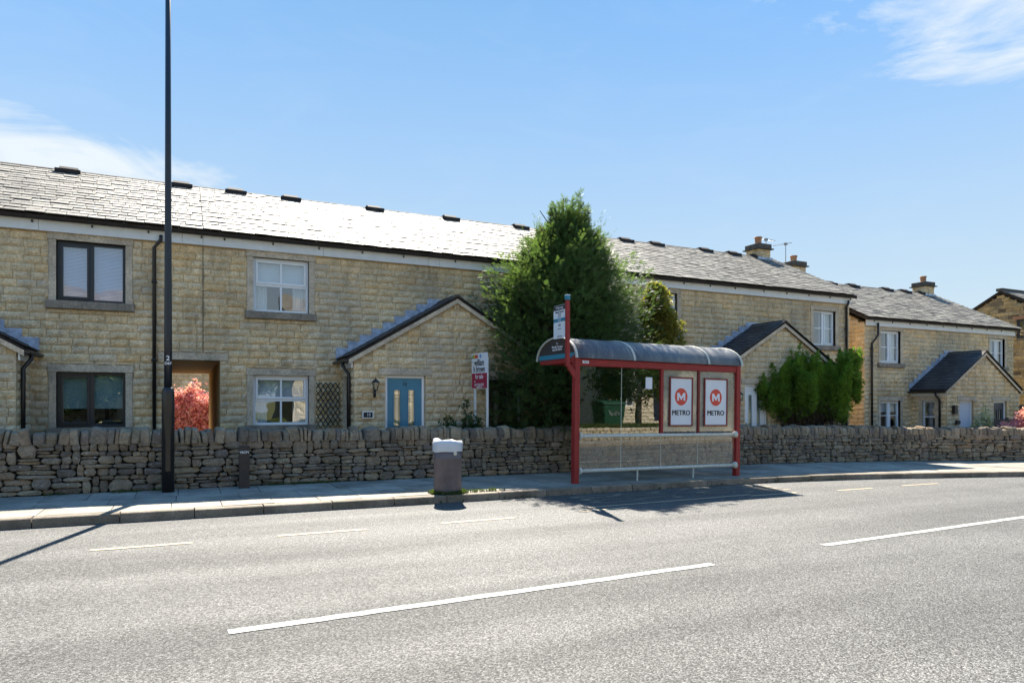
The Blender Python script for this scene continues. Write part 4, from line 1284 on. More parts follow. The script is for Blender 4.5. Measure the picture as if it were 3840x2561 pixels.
# ---------------------------------------------------------------- foliage
def spray_template(n_tw=9, L=1.0, spread=.42, seed=0, droop=.25, wid=.045):
    r = np.random.default_rng(seed); v = []; f = []
    def rh(p, q, w2, nrm):
        d = (q - p); ln = np.linalg.norm(d); d = d / ln; s = np.cross(d, nrm); s = s / (np.linalg.norm(s) + 1e-9)
        b = len(v); m = p + (q - p) * .45
        v.extend([p, m + s * w2, q, m - s * w2]); f.append((b, b + 1, b + 2, b + 3))
    stem = lambda t: np.array([t * L, 0, -droop * t * t * L * .5])
    rh(stem(0), stem(1), wid * .35, np.array([0, 0, 1.]))
    for i in range(n_tw):
        t = .12 + .86 * i / n_tw; sg = 1 if i % 2 else -1
        p = stem(t); ln = spread * (1 - t * .72) * (.8 + .4 * r.random())
        q = p + np.array([ln * .85, sg * ln * .75, -.06 * ln + .25 * ln * (r.random() - .5)])
        rh(p, q, wid * (.6 + .5 * r.random()), np.array([.2 * (r.random() - .5), .3 * (r.random() - .5), 1.]))
        if ln > spread * .45:
            m = (p + q) / 2; q2 = m + np.array([ln * .4, -sg * ln * .12, .1 * ln * (r.random() - .5)]); rh(m, q2, wid * .5, np.array([0, .2, 1.]))
            m = p + (q - p) * .7; q2 = m + np.array([ln * .12, sg * ln * .36, .1 * ln * (r.random() - .5)]); rh(m, q2, wid * .45, np.array([.2, 0, 1.]))
    return np.array(v), np.array(f)


def leaf_template(n=5, seed=0):
    r = np.random.default_rng(seed); v = []; f = []
    for i in range(n):
        a = r.random() * 6.28; e = (r.random() - .3) * 1.4; d = np.array([math.cos(a) * math.cos(e), math.sin(a) * math.cos(e), math.sin(e)])
        s = np.cross(d, np.array([r.random() - .5, r.random() - .5, 1.])); s /= np.linalg.norm(s); b = len(v); p = d * .1
        v.extend([p, p + d * .4 + s * .2, p + d * .95, p + d * .4 - s * .2]); f.append((b, b + 1, b + 2, b + 3))
    return np.array(v), np.array(f)


def scatter(name, temps, pos, dirs, scale, mat, parent, roll=.6):
    """copies templates to many places; +X of the template follows dirs"""
    N = len(pos); d = dirs / np.linalg.norm(dirs, axis=1)[:, None]
    up = np.tile(np.array([0, 0, 1.]), (N, 1)) + rng.normal(0, roll, (N, 3)) * .6
    s = np.cross(up, d); s /= (np.linalg.norm(s, axis=1)[:, None] + 1e-9); u = np.cross(d, s)
    which = rng.integers(0, len(temps), N); V_ = []; F_ = []; b = 0
    for ti, (tv, tf) in enumerate(temps):
        idx = np.where(which == ti)[0]
        if len(idx) == 0: continue
        B = np.stack([d[idx], s[idx], u[idx]], axis=2)
        vv = np.einsum('nij,vj->nvi', B, tv) * scale[idx][:, None, None] + pos[idx][:, None, :]
        nv = len(tv); ff = tf[None] + (np.arange(len(idx)) * nv)[:, None, None] + b
        V_.append(vv.reshape(-1, 3)); F_.append(ff.reshape(-1, tf.shape[1])); b += nv * len(idx)
    V_ = np.concatenate(V_); F_ = np.concatenate(F_)
    if parent is not None: V_ = V_ - np.array(WL[parent])
    me = bpy.data.meshes.new(name); nv = len(V_); nf = len(F_); k = F_.shape[1]
    me.vertices.add(nv); me.vertices.foreach_set('co', V_.astype(np.float32).ravel())
    me.loops.add(nf * k); me.loops.foreach_set('vertex_index', F_.astype(np.int32).ravel())
    me.polygons.add(nf); me.polygons.foreach_set('loop_start', (np.arange(nf) * k).astype(np.int32))
    me.update(calc_edges=True); me.validate()
    o = link(name, me, mat, parent)
    return o


def lumps(seed, n=60):
    r = np.random.default_rng(seed); d = r.normal(size=(n, 3)); d /= np.linalg.norm(d, axis=1)[:, None]; a = r.uniform(-1, 1, n)
    def f(dirs):
        q = dirs @ d.T; return (np.exp((q - 1) * 22) * a).sum(1)
    return f


SPR = [spray_template(8, seed=i, droop=.3, wid=.05) for i in range(5)]
SPRB = [spray_template(7, seed=20 + i, droop=-.1, spread=.3, wid=.05) for i in range(4)]
LEAF = [leaf_template(6, i) for i in range(5)]

# big conifer
def profile(z):  # radius by height above the ground
    return np.interp(z, [.3, .9, 2.0, 3.2, 4.0, 4.8, 5.5, 6.1, 6.7], [1.7, 2.1, 2.28, 2.22, 1.95, 1.45, .82, .32, .0])


CT = thing('conifer_tree', 'tall dense dark green conifer behind the bus shelter', 'tree', (8.25, 14.35, .05))
gz = .05
tcx, tcy = 8.15, 14.15
MB().tube([(tcx, tcy, 0), (tcx + .03, tcy, 2), (tcx - .03, tcy, 4.5), (tcx + .02, tcy, 6.4)], [.16, .12, .07, .02], 10).build('trunk', 'bark', CT)
lb = MB()
for k in range(40):
    z = .6 + rnd.random() * 5; a = rnd.random() * 6.28; r_ = float(profile(z)) * .75
    e = (tcx + r_ * math.cos(a), tcy + r_ * math.sin(a) * .55, z + .5 + .25 * r_); lb.tube([(tcx, tcy, z), e], [.025, .008], 5)
lb.build('limbs', 'bark', CT)
def plume(base, d, L, R_, n, out, spread=.55, size=(.12, .3), bend=(0, 0, 0)):
    d = d / np.linalg.norm(d); t_ = rng.random(n) ** .85
    rad = R_ * np.sin(np.pi * np.clip(t_ * .86 + .12, 0, 1)) * rng.random(n) ** .5
    q = rng.normal(size=(n, 3)); q -= (q @ d)[:, None] * d; q /= np.linalg.norm(q, axis=1)[:, None]
    p = base + d * (L * t_)[:, None] + q * rad[:, None] + np.array(bend) * (t_ ** 2)[:, None]
    dd = d * 1.0 + q * spread + np.array(bend) * 1.2 * t_[:, None] + rng.normal(0, .18, (n, 3))
    out[0].append(p); out[1].append(dd); out[2].append(rng.uniform(size[0], size[1], n) * (1.1 - .45 * t_))


acc = ([], [], [])
for k in range(560):
    zz = .3 + 5.4 * (k / 560) ** 1.08; a = k * 2.399 + rng.normal(0, .3); L0 = float(profile(zz + .35)) * rng.uniform(.84, 1.12) * (1.0 if zz < 4.2 else (.80 if zz < 5 else .62))
    cx_ = tcx - .10 + .05 * zz
    out_ = np.array([math.cos(a), math.sin(a) * (.52 if math.sin(a) > 0 else .68), 0.0])
    st = np.array([cx_, tcy, zz]) + out_ * L0 * .30
    L1 = max(.42, L0 * .78); rise = .35 + .12 * zz
    plume(st, out_ + np.array([0, 0, rise * .55]), L1 * (.9 + .12 * rise), .17 + .09 * L0, 70, acc, .6, (.10, .22), (0, 0, .20 + .03 * zz))
NS = 9000; z = rng.uniform(.25, 5.6, NS); th = rng.uniform(0, 2 * np.pi, NS); rr = profile(z) * rng.uniform(.5, .86, NS)
acc[0].append(np.stack([tcx - .10 + .05 * z + rr * np.cos(th), tcy + rr * np.sin(th) * np.where(np.sin(th) > 0, .5, .64), z], 1)); acc[1].append(np.stack([np.cos(th), np.sin(th), np.full(NS, .8)], 1) + rng.normal(0, .4, (NS, 3))); acc[2].append(rng.uniform(.14, .28, NS))
for k in range(16):
    a = rng.uniform(0, 6.28); plume(np.array([tcx + .22 + .12 * math.cos(a), tcy + .1 * math.sin(a), 5.2 + .045 * k]), np.array([.24 * math.cos(a) + .03, .22 * math.sin(a), 1.0]), rng.uniform(.4, .8), .07, 30, acc, .5, (.12, .26))
scatter('foliage', SPR, np.concatenate(acc[0]), np.concatenate(acc[1]), np.concatenate(acc[2]), 'conifer_leaf', CT)
# inner brown foliage
N2 = 2500; z = rng.uniform(.3, 5.5, N2); th = rng.uniform(0, 2 * np.pi, N2); rr = profile(z) * .55 * rng.random(N2) ** .4
scatter('inner_foliage', SPR, np.stack([tcx + rr * np.cos(th), tcy + rr * np.sin(th) * .5, z], 1), rng.normal(0, 1, (N2, 3)), rng.uniform(.3, .5, N2), 'conifer_brown', CT)
# long wispy leaders
wp, wd_, ws = [], [], []
for k in range(130):
    zz = rng.uniform(2.6, 5.6); a = rng.uniform(0, 2 * np.pi); r0 = float(profile(zz)) * .85
    p = np.array([tcx + .035 * zz + r0 * math.cos(a), tcy + r0 * math.sin(a) * .6, zz]); d = np.array([math.cos(a) * .8 + .15, math.sin(a) * .5, 1.0 + .5 * (zz > 5)]) + rng.normal(0, .15, 3); d /= np.linalg.norm(d)
    if zz < 4.5: d = d * .7
    ln = rng.uniform(.3, .7)
    for t_ in np.linspace(0, 1, 7):
        wp.append(p + d * ln * t_); wd_.append(d + rng.normal(0, .35, 3)); ws.append(.20 * (1 - t_ * .6))
scatter('leader_shoots', SPRB, np.array(wp), np.array(wd_), np.array(ws), 'conifer_leaf', CT)

# golden slim conifer
GT = thing('slim_tree', 'slim yellow-green tree right of the big conifer, above the shelter roof', 'tree', (11.0, 14.1, 0))
MB().tube([(10.95, 14.0, 0), (11.0, 14.0, 2.2), (10.9, 14.0, 4.3)], [.06, .045, .01], 8).build('trunk', 'bark', GT)
N = 2600; z = rng.uniform(.6, 4.5, N); th = rng.uniform(0, 2 * np.pi, N); pr = np.interp(z, [.6, 1.5, 2.8, 3.6, 4.2, 4.6], [.45, .62, .60, .42, .30, .04])
rr = pr * (1 + .25 * np.sin(th * 3 + z * 5)) * rng.random(N) ** .45
cxx = np.interp(z, [0, 3, 4.6], [11.1, 11.0, 10.72])
scatter('foliage', LEAF, np.stack([cxx + rr * np.cos(th), 14.0 + rr * np.sin(th), z], 1), rng.normal(0, 1, (N, 3)), rng.uniform(.10, .17, N), 'golden_leaf', GT)
lb = MB()
for k in range(16):
    zz = .8 + k * .22; a = rnd.random() * 6.28; lb.tube([(10.97, 14, zz), (10.97 + .4 * math.cos(a), 14 + .4 * math.sin(a), zz + .35)], [.012, .004], 4)
lb.build('twigs', 'bark', GT)

# rounded bush with many upright plumes
BT = thing('upright_bush', 'broad green evergreen bush with bare brown stems, in front of the right gable', 'bush', (16.1, 13.9, 0))
pos_, dir_, sc_ = [], [], []
bp, bd, bs_ = [], [], []
heads = [(14.62, 2.35), (15.0, 2.65), (15.4, 2.85), (15.78, 3.28), (16.2, 3.0), (16.6, 2.7), (17.0, 2.75), (17.35, 2.95), (17.65, 3.1), (17.85, 2.6), (15.2, 2.5), (16.0, 2.8), (16.9, 2.6), (15.6, 2.4), (17.5, 2.4)]
stm = MB()
gacc = ([], [], []); bacc = ([], [], [])
for hx, hz in heads:
    hx = 16.05 + (hx - 16.15) * .88
    hy = 13.85 + rnd.uniform(-.35, .45)
    bx = 16.15 + (hx - 16.15) * .5
    stm.tube([(16.15 + (hx - 16.15) * .2, 13.75, 0), ((bx + hx) / 2, (13.6 + hy) / 2, .8), (hx * .8 + bx * .2, hy, hz * .6)], [.035, .022, .008], 6)
    for k in range(32):
        a = rnd.random() * 6.28; q = rnd.random() ** .5 * .34; zz = .95 + (hz - 1.45) * rnd.random() ** .8
        f_ = (zz - .6) / (hz - .6); st = np.array([bx + (hx - bx) * min(1, .45 + f_) + q * math.cos(a) * (1.15 - .7 * f_), hy + q * math.sin(a), zz])
        plume(st, np.array([math.cos(a) * .14, math.sin(a) * .16, 1.0]), min(.62, hz - zz), .15, 70, gacc, .6, (.045, .085))
    for k in range(7):
        a = rnd.random() * 6.28; st = np.array([bx + .35 * math.cos(a), 13.75 + .3 * math.sin(a), .55 + rnd.random() * .5])
        plume(st, np.array([(hx - 16.15) * .5, rnd.uniform(-.3, .3), 1.0]), .55, .14, 34, bacc, .7, (.07, .15))
stm.build('stems', 'bark', BT)
scatter('foliage', LEAF, np.concatenate(gacc[0]), np.concatenate(gacc[1]), np.concatenate(gacc[2]), 'bush_leaf', BT)
scatter('bare_twigs', SPRB, np.concatenate(bacc[0]), np.concatenate(bacc[1]), np.concatenate(bacc[2]), 'conifer_brown', BT)


def shrub(name, lab, cx, cy, z0, rx, ry, rz, n, mat, size, stems=8, seed=1, temps=LEAF, cat='shrub', gap=.4):
    T = thing(name, lab, cat, (cx, cy, z0)); r = random.Random(seed); sm = MB(); ends = []
    for k in range(stems):
        a = r.random() * 6.28; q = r.random() ** .5; e = (cx + rx * q * math.cos(a), cy + ry * q * math.sin(a), z0 + rz * (1.9 - q * .8) * (.7 + .3 * r.random())); ends.append(e)
        sm.tube([(cx + .06 * math.cos(a), cy + .06 * math.sin(a), z0), ((cx + e[0]) / 2, (cy + e[1]) / 2, z0 + (e[2] - z0) * .5), e], [.014, .009, .003], 5)
    sm.build('stems', 'bark', T)
    E_ = np.array(ends); i = rng.integers(0, len(E_), n); t_ = 1 - rng.random(n) ** 1.4 * .75
    base = np.array([cx, cy, z0]); p = base + (E_[i] - base) * t_[:, None] + rng.normal(0, gap * .22, (n, 3)) * np.array([rx, ry, rz])
    scatter('leaves', temps, p, rng.normal(0, 1, (n, 3)) + np.array([0, 0, .5]), rng.uniform(.7, 1.3, n) * size, mat, T)
    return T


shrub('leafy_shrub', 'small bright green leafy shrub by the for sale post', 5.52, 13.75, .1, .42, .3, .85, 620, 'shrub_leaf', .075, 14, 3)
shrub('thin_shrub', 'thin wispy shrub left of the bright green shrub', 4.98, 13.8, .1, .12, .1, .82, 130, 'shrub_leaf', .06, 4, 5)
shrub('white_flowering_shrub', 'sparse shrub with pale cream flower spikes in front of the pale door', 22.9, 13.0, -.2, .55, .3, 1.0, 620, 'blossom_leaf', .085, 12, 8)
shrub('red_leaved_shrub', 'bright red leaved shrub above the wall at the right edge', 24.7, 12.75, -.2, 1.3, .5, .92, 2800, 'red_leaf', .085, 30, 9, gap=.6)
shrub('red_acer_tree', 'pink and red leaved tree seen through the open passage', .15, 27.5, .1, 1.1, .8, 1.25, 5200, 'red_leaf', .10, 30, 12, cat='tree', gap=.6)
# slatted fence
FN = thing('slatted_fence', 'low dark brown slatted fence beside the pale flowering shrub', 'fence', (25.2, 13.6, -.2))
for k in range(6): part_box('slat', 'fence_brown', FN, 24.1, 26.6, 13.6, 13.62, .25 + k * .125, .25 + k * .125 + .11)
for xx in (24.15, 25.3, 26.5): part_box('post', 'fence_brown', FN, xx - .04, xx + .04, 13.622, 13.70, -.3, 1.03)

# weeds and small grass tufts
def blade_template(seed):
    r = np.random.default_rng(seed); v = []; f = []
    for i in range(7):
        a = r.random() * 6.28; t = .5 * r.random(); h = .6 + .4 * r.random(); b = len(v); s = np.array([-math.sin(a), math.cos(a), 0]) * .06
        tip = np.array([h, 0, 0]) + np.array([0, math.cos(a) * t, math.sin(a) * t])
        s = np.array([0, -math.sin(a), math.cos(a)]) * .06
        v.extend([-s, s, tip * .6 + s * .7, tip]); f.append((b, b + 1, b + 2, b + 3))
    return np.array(v), np.array(f)


BL = [blade_template(i) for i in range(4)]
wx = []
for x0_, x1_, n_, yo in ((-1.9, -1.6, 60, .0), (-1.0, -.6, 120, 0), (-.45, -.25, 60, 0), (1.35, 2.6, 420, 0), (4.6, 5.2, 100, 0), (-6, 20, 260, 0)):
    for k in range(n_):
        x = rnd.uniform(x0_, x1_); wx.append((x, wallf(x) - abs(rnd.gauss(0, .05)) + .02, g(x) - .01))
p = np.array(wx); o = scatter('grass_tufts', BL, p, np.tile([0, 0, 1.], (len(p), 1)) + rng.normal(0, .25, (len(p), 3)), rng.uniform(.02, .07, len(p)), 'grass_leaf', None); tag(o, 'small weeds and grass along the foot of the wall', 'grass', kind='stuff')
wx = []
for k in range(700):
    a = rnd.random() * 6.28; r_ = .235 + abs(rnd.gauss(0, .045)); x = 3.88 + r_ * math.cos(a); y = 10.47 + r_ * math.sin(a) * .75; wx.append((x, max(y, kerb(x) + .01), g(x)))
for k in range(160):
    x = rnd.uniform(3.6, 4.9); wx.append((x, kerb(x) + .17 + rnd.gauss(0, .02), g(x)))
for k in range(90):
    x = rnd.uniform(3.2, 12.9); wx.append((x, kerb(x) - .01, road_z(x)))
p = np.array(wx); o = scatter('weed_tufts', BL, p, np.tile([0, 0, 1.], (len(p), 1)) + rng.normal(0, .3, (len(p), 3)), rng.uniform(.02, .085, len(p)), 'grass_leaf', None); tag(o, 'green weeds growing round the foot of the litter bin', 'weeds', kind='stuff')

# ---------------------------------------------------------------- lamp post
lx, ly = -.22, 12.14; lz = g(lx)
LP = thing('lamp_post', 'tall dark lamp post in front of the dry stone wall', 'lamp post', (lx, ly, lz))
MB().lathe([(.093, lz), (.093, 1.70), (.088, 1.735), (.074, 1.765), (.062, 1.775)], lx, ly, 24).build('base_column', 'lamp_base_black', LP)
MB().lathe([(.058, 1.76), (.057, 2.6), (.045, 5.5), (.036, 9.4)], lx, ly, 20).build('upper_column', 'lamp_sky_tint', LP)
ar = MB().tube([(lx, ly, 9.35), (lx, ly - .15, 9.55), (lx, ly - .9, 9.68)], [.034, .03, .026], 10).build('arm', 'lamp_sky_tint', LP)
MB().lathe([(.02, 9.74), (.14, 9.72), (.15, 9.66), (.1, 9.62)], lx, ly - 1.15, 16, 1, 2.2).build('lamp_head', 'lamp_sky_tint', LP)
MB().box(lx - .035, lx + .035, ly - .097, ly - .085, .45, 1.35).build('access_door', 'lamp_base_black', LP, bevel=.004)
text('column_number', '2', 'text_white', LP, (lx, ly - .060, 2.235), .105, bold=.002)
text('column_number', 'O67', 'text_white', LP, (lx, ly - .060, 2.155), .055, bold=.0015)

# marker post
mx_, my_ = .92, 12.30; mz = g(mx_)
MP = thing('marker_post', 'short brown concrete marker post against the wall', 'post', (mx_, my_, mz))
MB().box(mx_ - .083, mx_ + .083, my_ - .05, my_ + .05, mz - .02, mz + .71).build('post', 'marker_brown', MP, bevel=.008)
text('post_lettering', 'YBCP1', 'text_white', MP, (mx_, my_ - .0515, mz + .60), .052, bold=.001); text('post_lettering', '057', 'text_white', MP, (mx_, my_ - .0515, mz + .545), .05, bold=.001)
MB().lathe([(.012, 0), (.012, .004)], 0, 0, 8).build('bolt', 'tv_metal', MP)
MP.children[-1].location = Vector((mx_, my_ - .052, mz + .24)) - Vector((mx_, my_, mz)); MP.children[-1].rotation_euler = (R(90), 0, 0)
for v in MP.children[-1].data.vertices: v.co += Vector((mx_, my_, mz))

# litter bin
bx, by_ = 3.88, 10.48; bz = g(bx)
LB = thing('litter_bin', 'grey-brown round litter bin with white lid on the kerb', 'litter bin', (bx, by_, bz))
sx_, sy_ = 1, .86
MB().lathe([(.224, bz), (.228, bz + .02), (.232, bz + .55), (.237, bz + .56), (.237, bz + .575), (.232, bz + .585), (.235, bz + .70)], bx, by_, 32, sx_, sy_).build('bin_body', 'bin_brown', LB)
MB().lathe([(.240, bz + .685), (.245, bz + .70), (.246, bz + .80), (.238, bz + .83), (.19, bz + .845), (.13, bz + .80), (.10, bz + .66)], bx, by_, 32, sx_, sy_).build('bin_rim', 'bin_top', LB)
m = MB(); n_ = 28; vs = []
for ring, (rad, hgt_) in enumerate(((.247, .70), (.252, .80), (.235, .845), (.17, .85), (.11, .78))):
    for k in range(n_):
        a = 2 * math.pi * k / n_; wv = .006 * math.sin(a * 5 + ring) + .005 * math.sin(a * 3 + 1.7 * ring)
        extra = .045 * max(0, math.cos(a - 2.6)) ** 6 + .03 * max(0, math.cos(a - 4.3)) ** 8 if ring in (2, 3) else 0
        vs.append((bx + (rad + wv * .4) * math.cos(a), by_ + (rad + wv * .4) * math.sin(a) * sy_, bz + hgt_ + wv + extra - (.02 if ring == 0 else 0)))
m.add(vs, [(r_ * n_ + k, r_ * n_ + (k + 1) % n_, (r_ + 1) * n_ + (k + 1) % n_, (r_ + 1) * n_ + k) for r_ in range(4) for k in range(n_)], True); m.build('bin_liner', 'bin_top', LB)
bd_ = MB(); bd_.lathe([(.001, 0), (.036, 0), (.036, .004), (.001, .005)], 0, 0, 16)
o = bd_.build('round_badge', 'cream_rail', LB)
for v in o.data.vertices: v.co = Vector(v.co) + Vector((bx, by_, bz))
ang = -.55
o.location = (.236 * math.sin(.25), -.236 * math.cos(.25) * sy_, .655); o.rotation_euler = (R(90), 0, .25)

# for sale board
FS = thing('for_sale_board', 'white and red for sale board on a white post beside the conifer', 'sign', (5.6, 13.6, .1), (0, 0, 0))
pa, pb = Vector((5.82, 13.30, 0)), Vector((5.72, 13.93, 0))    # near edge, far edge
u = (pb - pa).normalized()
def brd(z0, z1, a, b, mat, name, off=0.0, par=FS):
    nrm = Vector((-abs(u.y), -abs(u.x) * 1, 0)).normalized() * 1.0
    nrm = Vector((u.y, -u.x, 0)); 
    if nrm.dot(Vector((-1, -1, 0))) < 0: nrm = -nrm
    A = pa + u * a + nrm * off; B = pa + u * b + nrm * off; th_ = nrm * -.012
    vs = [A, B, B + th_, A + th_]; m = MB(); m.add([(p_.x, p_.y, z0) for p_ in vs] + [(p_.x, p_.y, z1) for p_ in vs], [(0, 1, 2, 3), (4, 7, 6, 5), (0, 4, 5, 1), (1, 5, 6, 2), (2, 6, 7, 3), (3, 7, 4, 0)])
    return m.build(name, mat, par)
LW = (pb - pa).length
B_ = brd(1.84, 2.61, 0, LW, 'paper_white', 'board')
brd(1.85, 2.175, .01, LW - .01, 'sign_red', 'red_panel', .003, B_)
nrm = Vector((u.y, -u.x, 0)); nrm = nrm if nrm.dot(Vector((-1, -1, 0))) > 0 else -nrm
face_rot = Matrix((( -u.x, 0, nrm.x), (-u.y, 0, nrm.y), (0, 1, 0))).to_euler()
def ft(body, s_, z, size, mat, sx=1.0):
    sx *= .72; s_ = .32 if body != 'call' else .5
    p_ = pa + u * s_ + nrm * .006; text('lettering', body, mat, B_, (p_.x, p_.y, z), size, tuple(face_rot), sx, bold=.001)
ft('william', .44, 2.40, .20, 'text_black'); ft('h brown', .42, 2.26, .20, 'text_black', .95); ft('for sale', .46, 2.10, .15, 'text_white'); ft('0113 256 8712', .42, 1.92, .085, 'text_white'); ft('call', .68, 2.0, .05, 'text_white'); ft('williamhbrown.co.uk', .44, 1.87, .035, 'text_white')
for s_, cmat in ((.57, 'sign_green'), (.52, 'sign_yellow'), (.47, 'poster_red'), (.41, 'poster_red'), (.27, 'sign_blue')):
    m = MB(); c_ = pa + u * s_ + nrm * .006; N_ = 14
    vs = [tuple(c_ + u * .035 * math.cos(2 * math.pi * k / N_) + Vector((0, 0, 2.54 + .042 * math.sin(2 * math.pi * k / N_)))) for k in range(N_)]
    m.add(vs, [tuple(range(N_))]); m.build('logo_dot', cmat, B_)
for s_ in (.06, LW - .08):
    c_ = pa + u * s_ - nrm * .035; MB().box(c_.x - .022, c_.x + .022, c_.y - .022, c_.y + .022, .0, 2.5).build('post', 'white_trim', FS)

# ---------------------------------------------------------------- bus shelter
sx0, sy0 = 6.57, 10.95; sz0 = g(6.6) - .0
SH = thing('bus_shelter', 'red framed bus shelter with curved dark roof on the pavement', 'bus shelter', (sx0, sy0, sz0), (0, R(.75), R(1.8)), local=True)
Ls, Dp, Hb, Hr = 4.08, 1.36, 2.20, 2.34
for px_ in (0.0, Ls):
    MB().box(px_ - .055, px_ + .055, -.06, .06, -.12, Hr + .05).build('post', 'red_paint', SH, bevel=.012)
MB().box(.055, Ls - .055, -.045, .045, Hb, Hb + .13).build('front_beam', 'red_paint', SH, bevel=.01)
MB().box(.055, Ls - .055, -.075, .02, Hb + .135, Hb + .19).build('roof_gutter', 'red_dull', SH, bevel=.006)
MB().box(.02, Ls - .02, Dp - .06, Dp, Hb + .08, Hb + .19).build('rear_beam', 'red_paint', SH, bevel=.01)
for px_ in (0.0, Ls):
    MB().box(px_ - .035, px_ + .035, .065, Dp - .065, Hb + .06, Hb + .16).build('side_beam', 'red_paint', SH, bevel=.008)
# vaulted roof
hgt_ = .43; c0 = (Dp) / 2 - .03; zc = Hr + .0
def arch(t_, e=0.0):
    return (c0 - (Dp / 2 + .06 + e) * math.cos(t_), zc + (hgt_ + e) * math.sin(t_))
K = 18; m = MB(); vs = []
for xx in (-.06, Ls + .06):
    for k in range(K + 1): vs.append((xx,) + arch(math.pi * k / K))
    for k in range(K + 1): vs.append((xx,) + arch(math.pi * k / K, -.008))
n1 = K + 1; fs = []
for k in range(K): fs += [(k, k + 1, 2 * n1 + k + 1, 2 * n1 + k), (n1 + k + 1, n1 + k, 3 * n1 + k, 3 * n1 + k + 1), (k + 1, k, n1 + k, n1 + k + 1), (2 * n1 + k, 2 * n1 + k + 1, 3 * n1 + k + 1, 3 * n1 + k)]
m.add(vs, fs, True); RFS = m.build('vaulted_roof', 'roof_plastic', SH)
for xx, wd in ((-.07, .05), (Ls * .31, .045), (Ls * .78, .045), (Ls + .03, .05)):
    m = MB(); vs = []
    for x_ in (xx, xx + wd):
        for k in range(K + 1): vs.append((x_,) + arch(math.pi * k / K, .012))
        for k in range(K + 1): vs.append((x_,) + arch(math.pi * k / K, -.012))
    m.add(vs, fs, True); m.build('roof_rib', 'cream_metal', RFS)
# end panel (left): charcoal tympanum with teal band
for px_, nm in ((-.035, 'left'), (Ls + .03, 'right')):
    m = MB(); poly = [arch(math.pi * k / K, -.02) for k in range(K + 1)]
    m.prism(poly, 'x', px_, px_ + .012); EP = m.build('end_panel', 'charcoal_panel', SH)
    if nm == 'left':
        a0 = arch(.04, -.03); a1 = arch(math.pi - .04, -.03)
        part_box('teal_band', 'teal', EP, px_ - .004, px_ - .001, a0[0] + .03, a1[0] - .03, zc + .015, zc + .105)
        rt_ = (R(90), 0, R(-90))
        for body, zz, sz in (('S +', zc + .315, .055), ('Moody Terrace', zc + .25, .062), ('Stand ID 45010', zc + .195, .055)):
            text('lettering', body, 'text_white', EP, (px_ - .003, c0 - .02, zz), sz, rt_, bold=.001)
# glass front
joints = [.0575, 1.05, 2.03, 3.0, Ls - .0575]
MB().box(2.03 - .032, 2.03 + .032, -.03, .03, .90, Hb - .002).build('mullion', 'red_paint', SH, bevel=.006)
MB().box(3.0 - .026, 3.0 + .026, -.025, .025, .90, Hb - .002).build('mullion', 'red_dull', SH, bevel=.006)
for i, (a, b) in enumerate(zip(joints, joints[1:])):
    a2 = a + (.034 if i in (2, 3) else .003); b2 = b - (.034 if i in (1, 2) else .003)
    if i < 2:
        part_box('glass_panel', 'shelter_glass', SH, a + .003, b - .003 if i == 0 else b - .034, .006, .014, .90, Hb - .003)
        part_box('glass_panel', 'lower_glass', SH, a + .003, b - .003, .006, .014, .27, .895)
    else:
        part_box('glass_panel', 'scratched_glass', SH, a2, b2, .006, .014, .955, Hb - .003)
        part_box('glass_panel', 'lower_glass', SH, a + .003, b - .003, .006, .014, .27, .895)
    if i in (0, 1, 2): part_box('glass_joint', 'cream_metal', SH, b - .004, b + .004, .003, .017, .27, .895 if i else Hb - .003)
# rails
for zr, rr_ in ((.885, .036), (.235, .034)):
    rl = MB().tube([(.10, -.035, zr), (Ls - .10, -.035, zr)], rr_, 14).build('rail', 'cream_rail', SH)
    for px_, sg in ((.058, 1), (Ls - .058, -1)):
        m = MB(); m.tube([(px_, -.035, zr), (px_ + sg * .03, -.035, zr), (px_ + sg * .07, -.035, zr)], [.075, .07, .04], 14); m.build('rail_end_cap', 'cream_rail', rl)
for px_ in (1.42, 2.85): part_box('rail_leg', 'cream_rail', SH, px_ - .012, px_ + .012, -.045, -.02, -.12 - px_ * .0, .205)
# posters
for i, (a, b) in enumerate(((2.22, 2.83), (3.14, 3.79))):
    fr = MB(); c, d = 1.06, 2.06; k = .03
    fr.box(a, a + k, -.03, -.005, c, d); fr.box(b - k, b, -.03, -.005, c, d); fr.box(a + k, b - k, -.03, -.005, d - k, d); fr.box(a + k, b - k, -.03, -.005, c, c + k)
    PF = fr.build('poster_frame', 'red_dull' if i else 'red_dull', SH)
    part_box('poster', 'paper_white', PF, a + k, b - k, -.018, -.012, c + k, d - k)
    cxp = (a + b) / 2; czp = 1.66; rd = .175
    m = MB(); N_ = 40; m.add([(cxp + rd * .95 * math.cos(-2 * math.pi * q / N_), -.0195, czp + rd * math.sin(-2 * math.pi * q / N_)) for q in range(N_)][::-1], [tuple(range(N_))]); m.build('round_logo', 'poster_red', PF)
    mp_ = [(-.105, -.08), (-.105, .08), (-.055, .08), (0, .0), (.055, .08), (.105, .08), (.105, -.08), (.062, -.08), (.062, .012), (.012, -.062), (-.012, -.062), (-.062, .012), (-.062, -.08)]
    m = MB(); m.prism([(cxp + p_[0], czp + p_[1]) for p_ in mp_], 'y', -.0225, -.0200); m.build('logo_letter', 'text_white', PF)
    text('poster_word', 'METRO', 'text_black', PF, (cxp, -.021, 1.33), .145, sx=1.0, fat=.005)
part_box('paper_notice', 'paper_white', SH, 1.63, 1.79, -.004, .002, 1.80, 2.03)
part_box('sticker', 'paper_white', SH, .11, .25, -.049, -.0455, Hb + .045, Hb + .095)
text('sticker_lettering', '45010', 'text_black', SH, (.18, -.0505, Hb + .07), .04)
m = MB()
for px_, sg in ((0, 1), (Ls, -1)):
    m.box(px_ - .03 + (.01 * sg), px_ + .03, .05, .62, .62, .66)
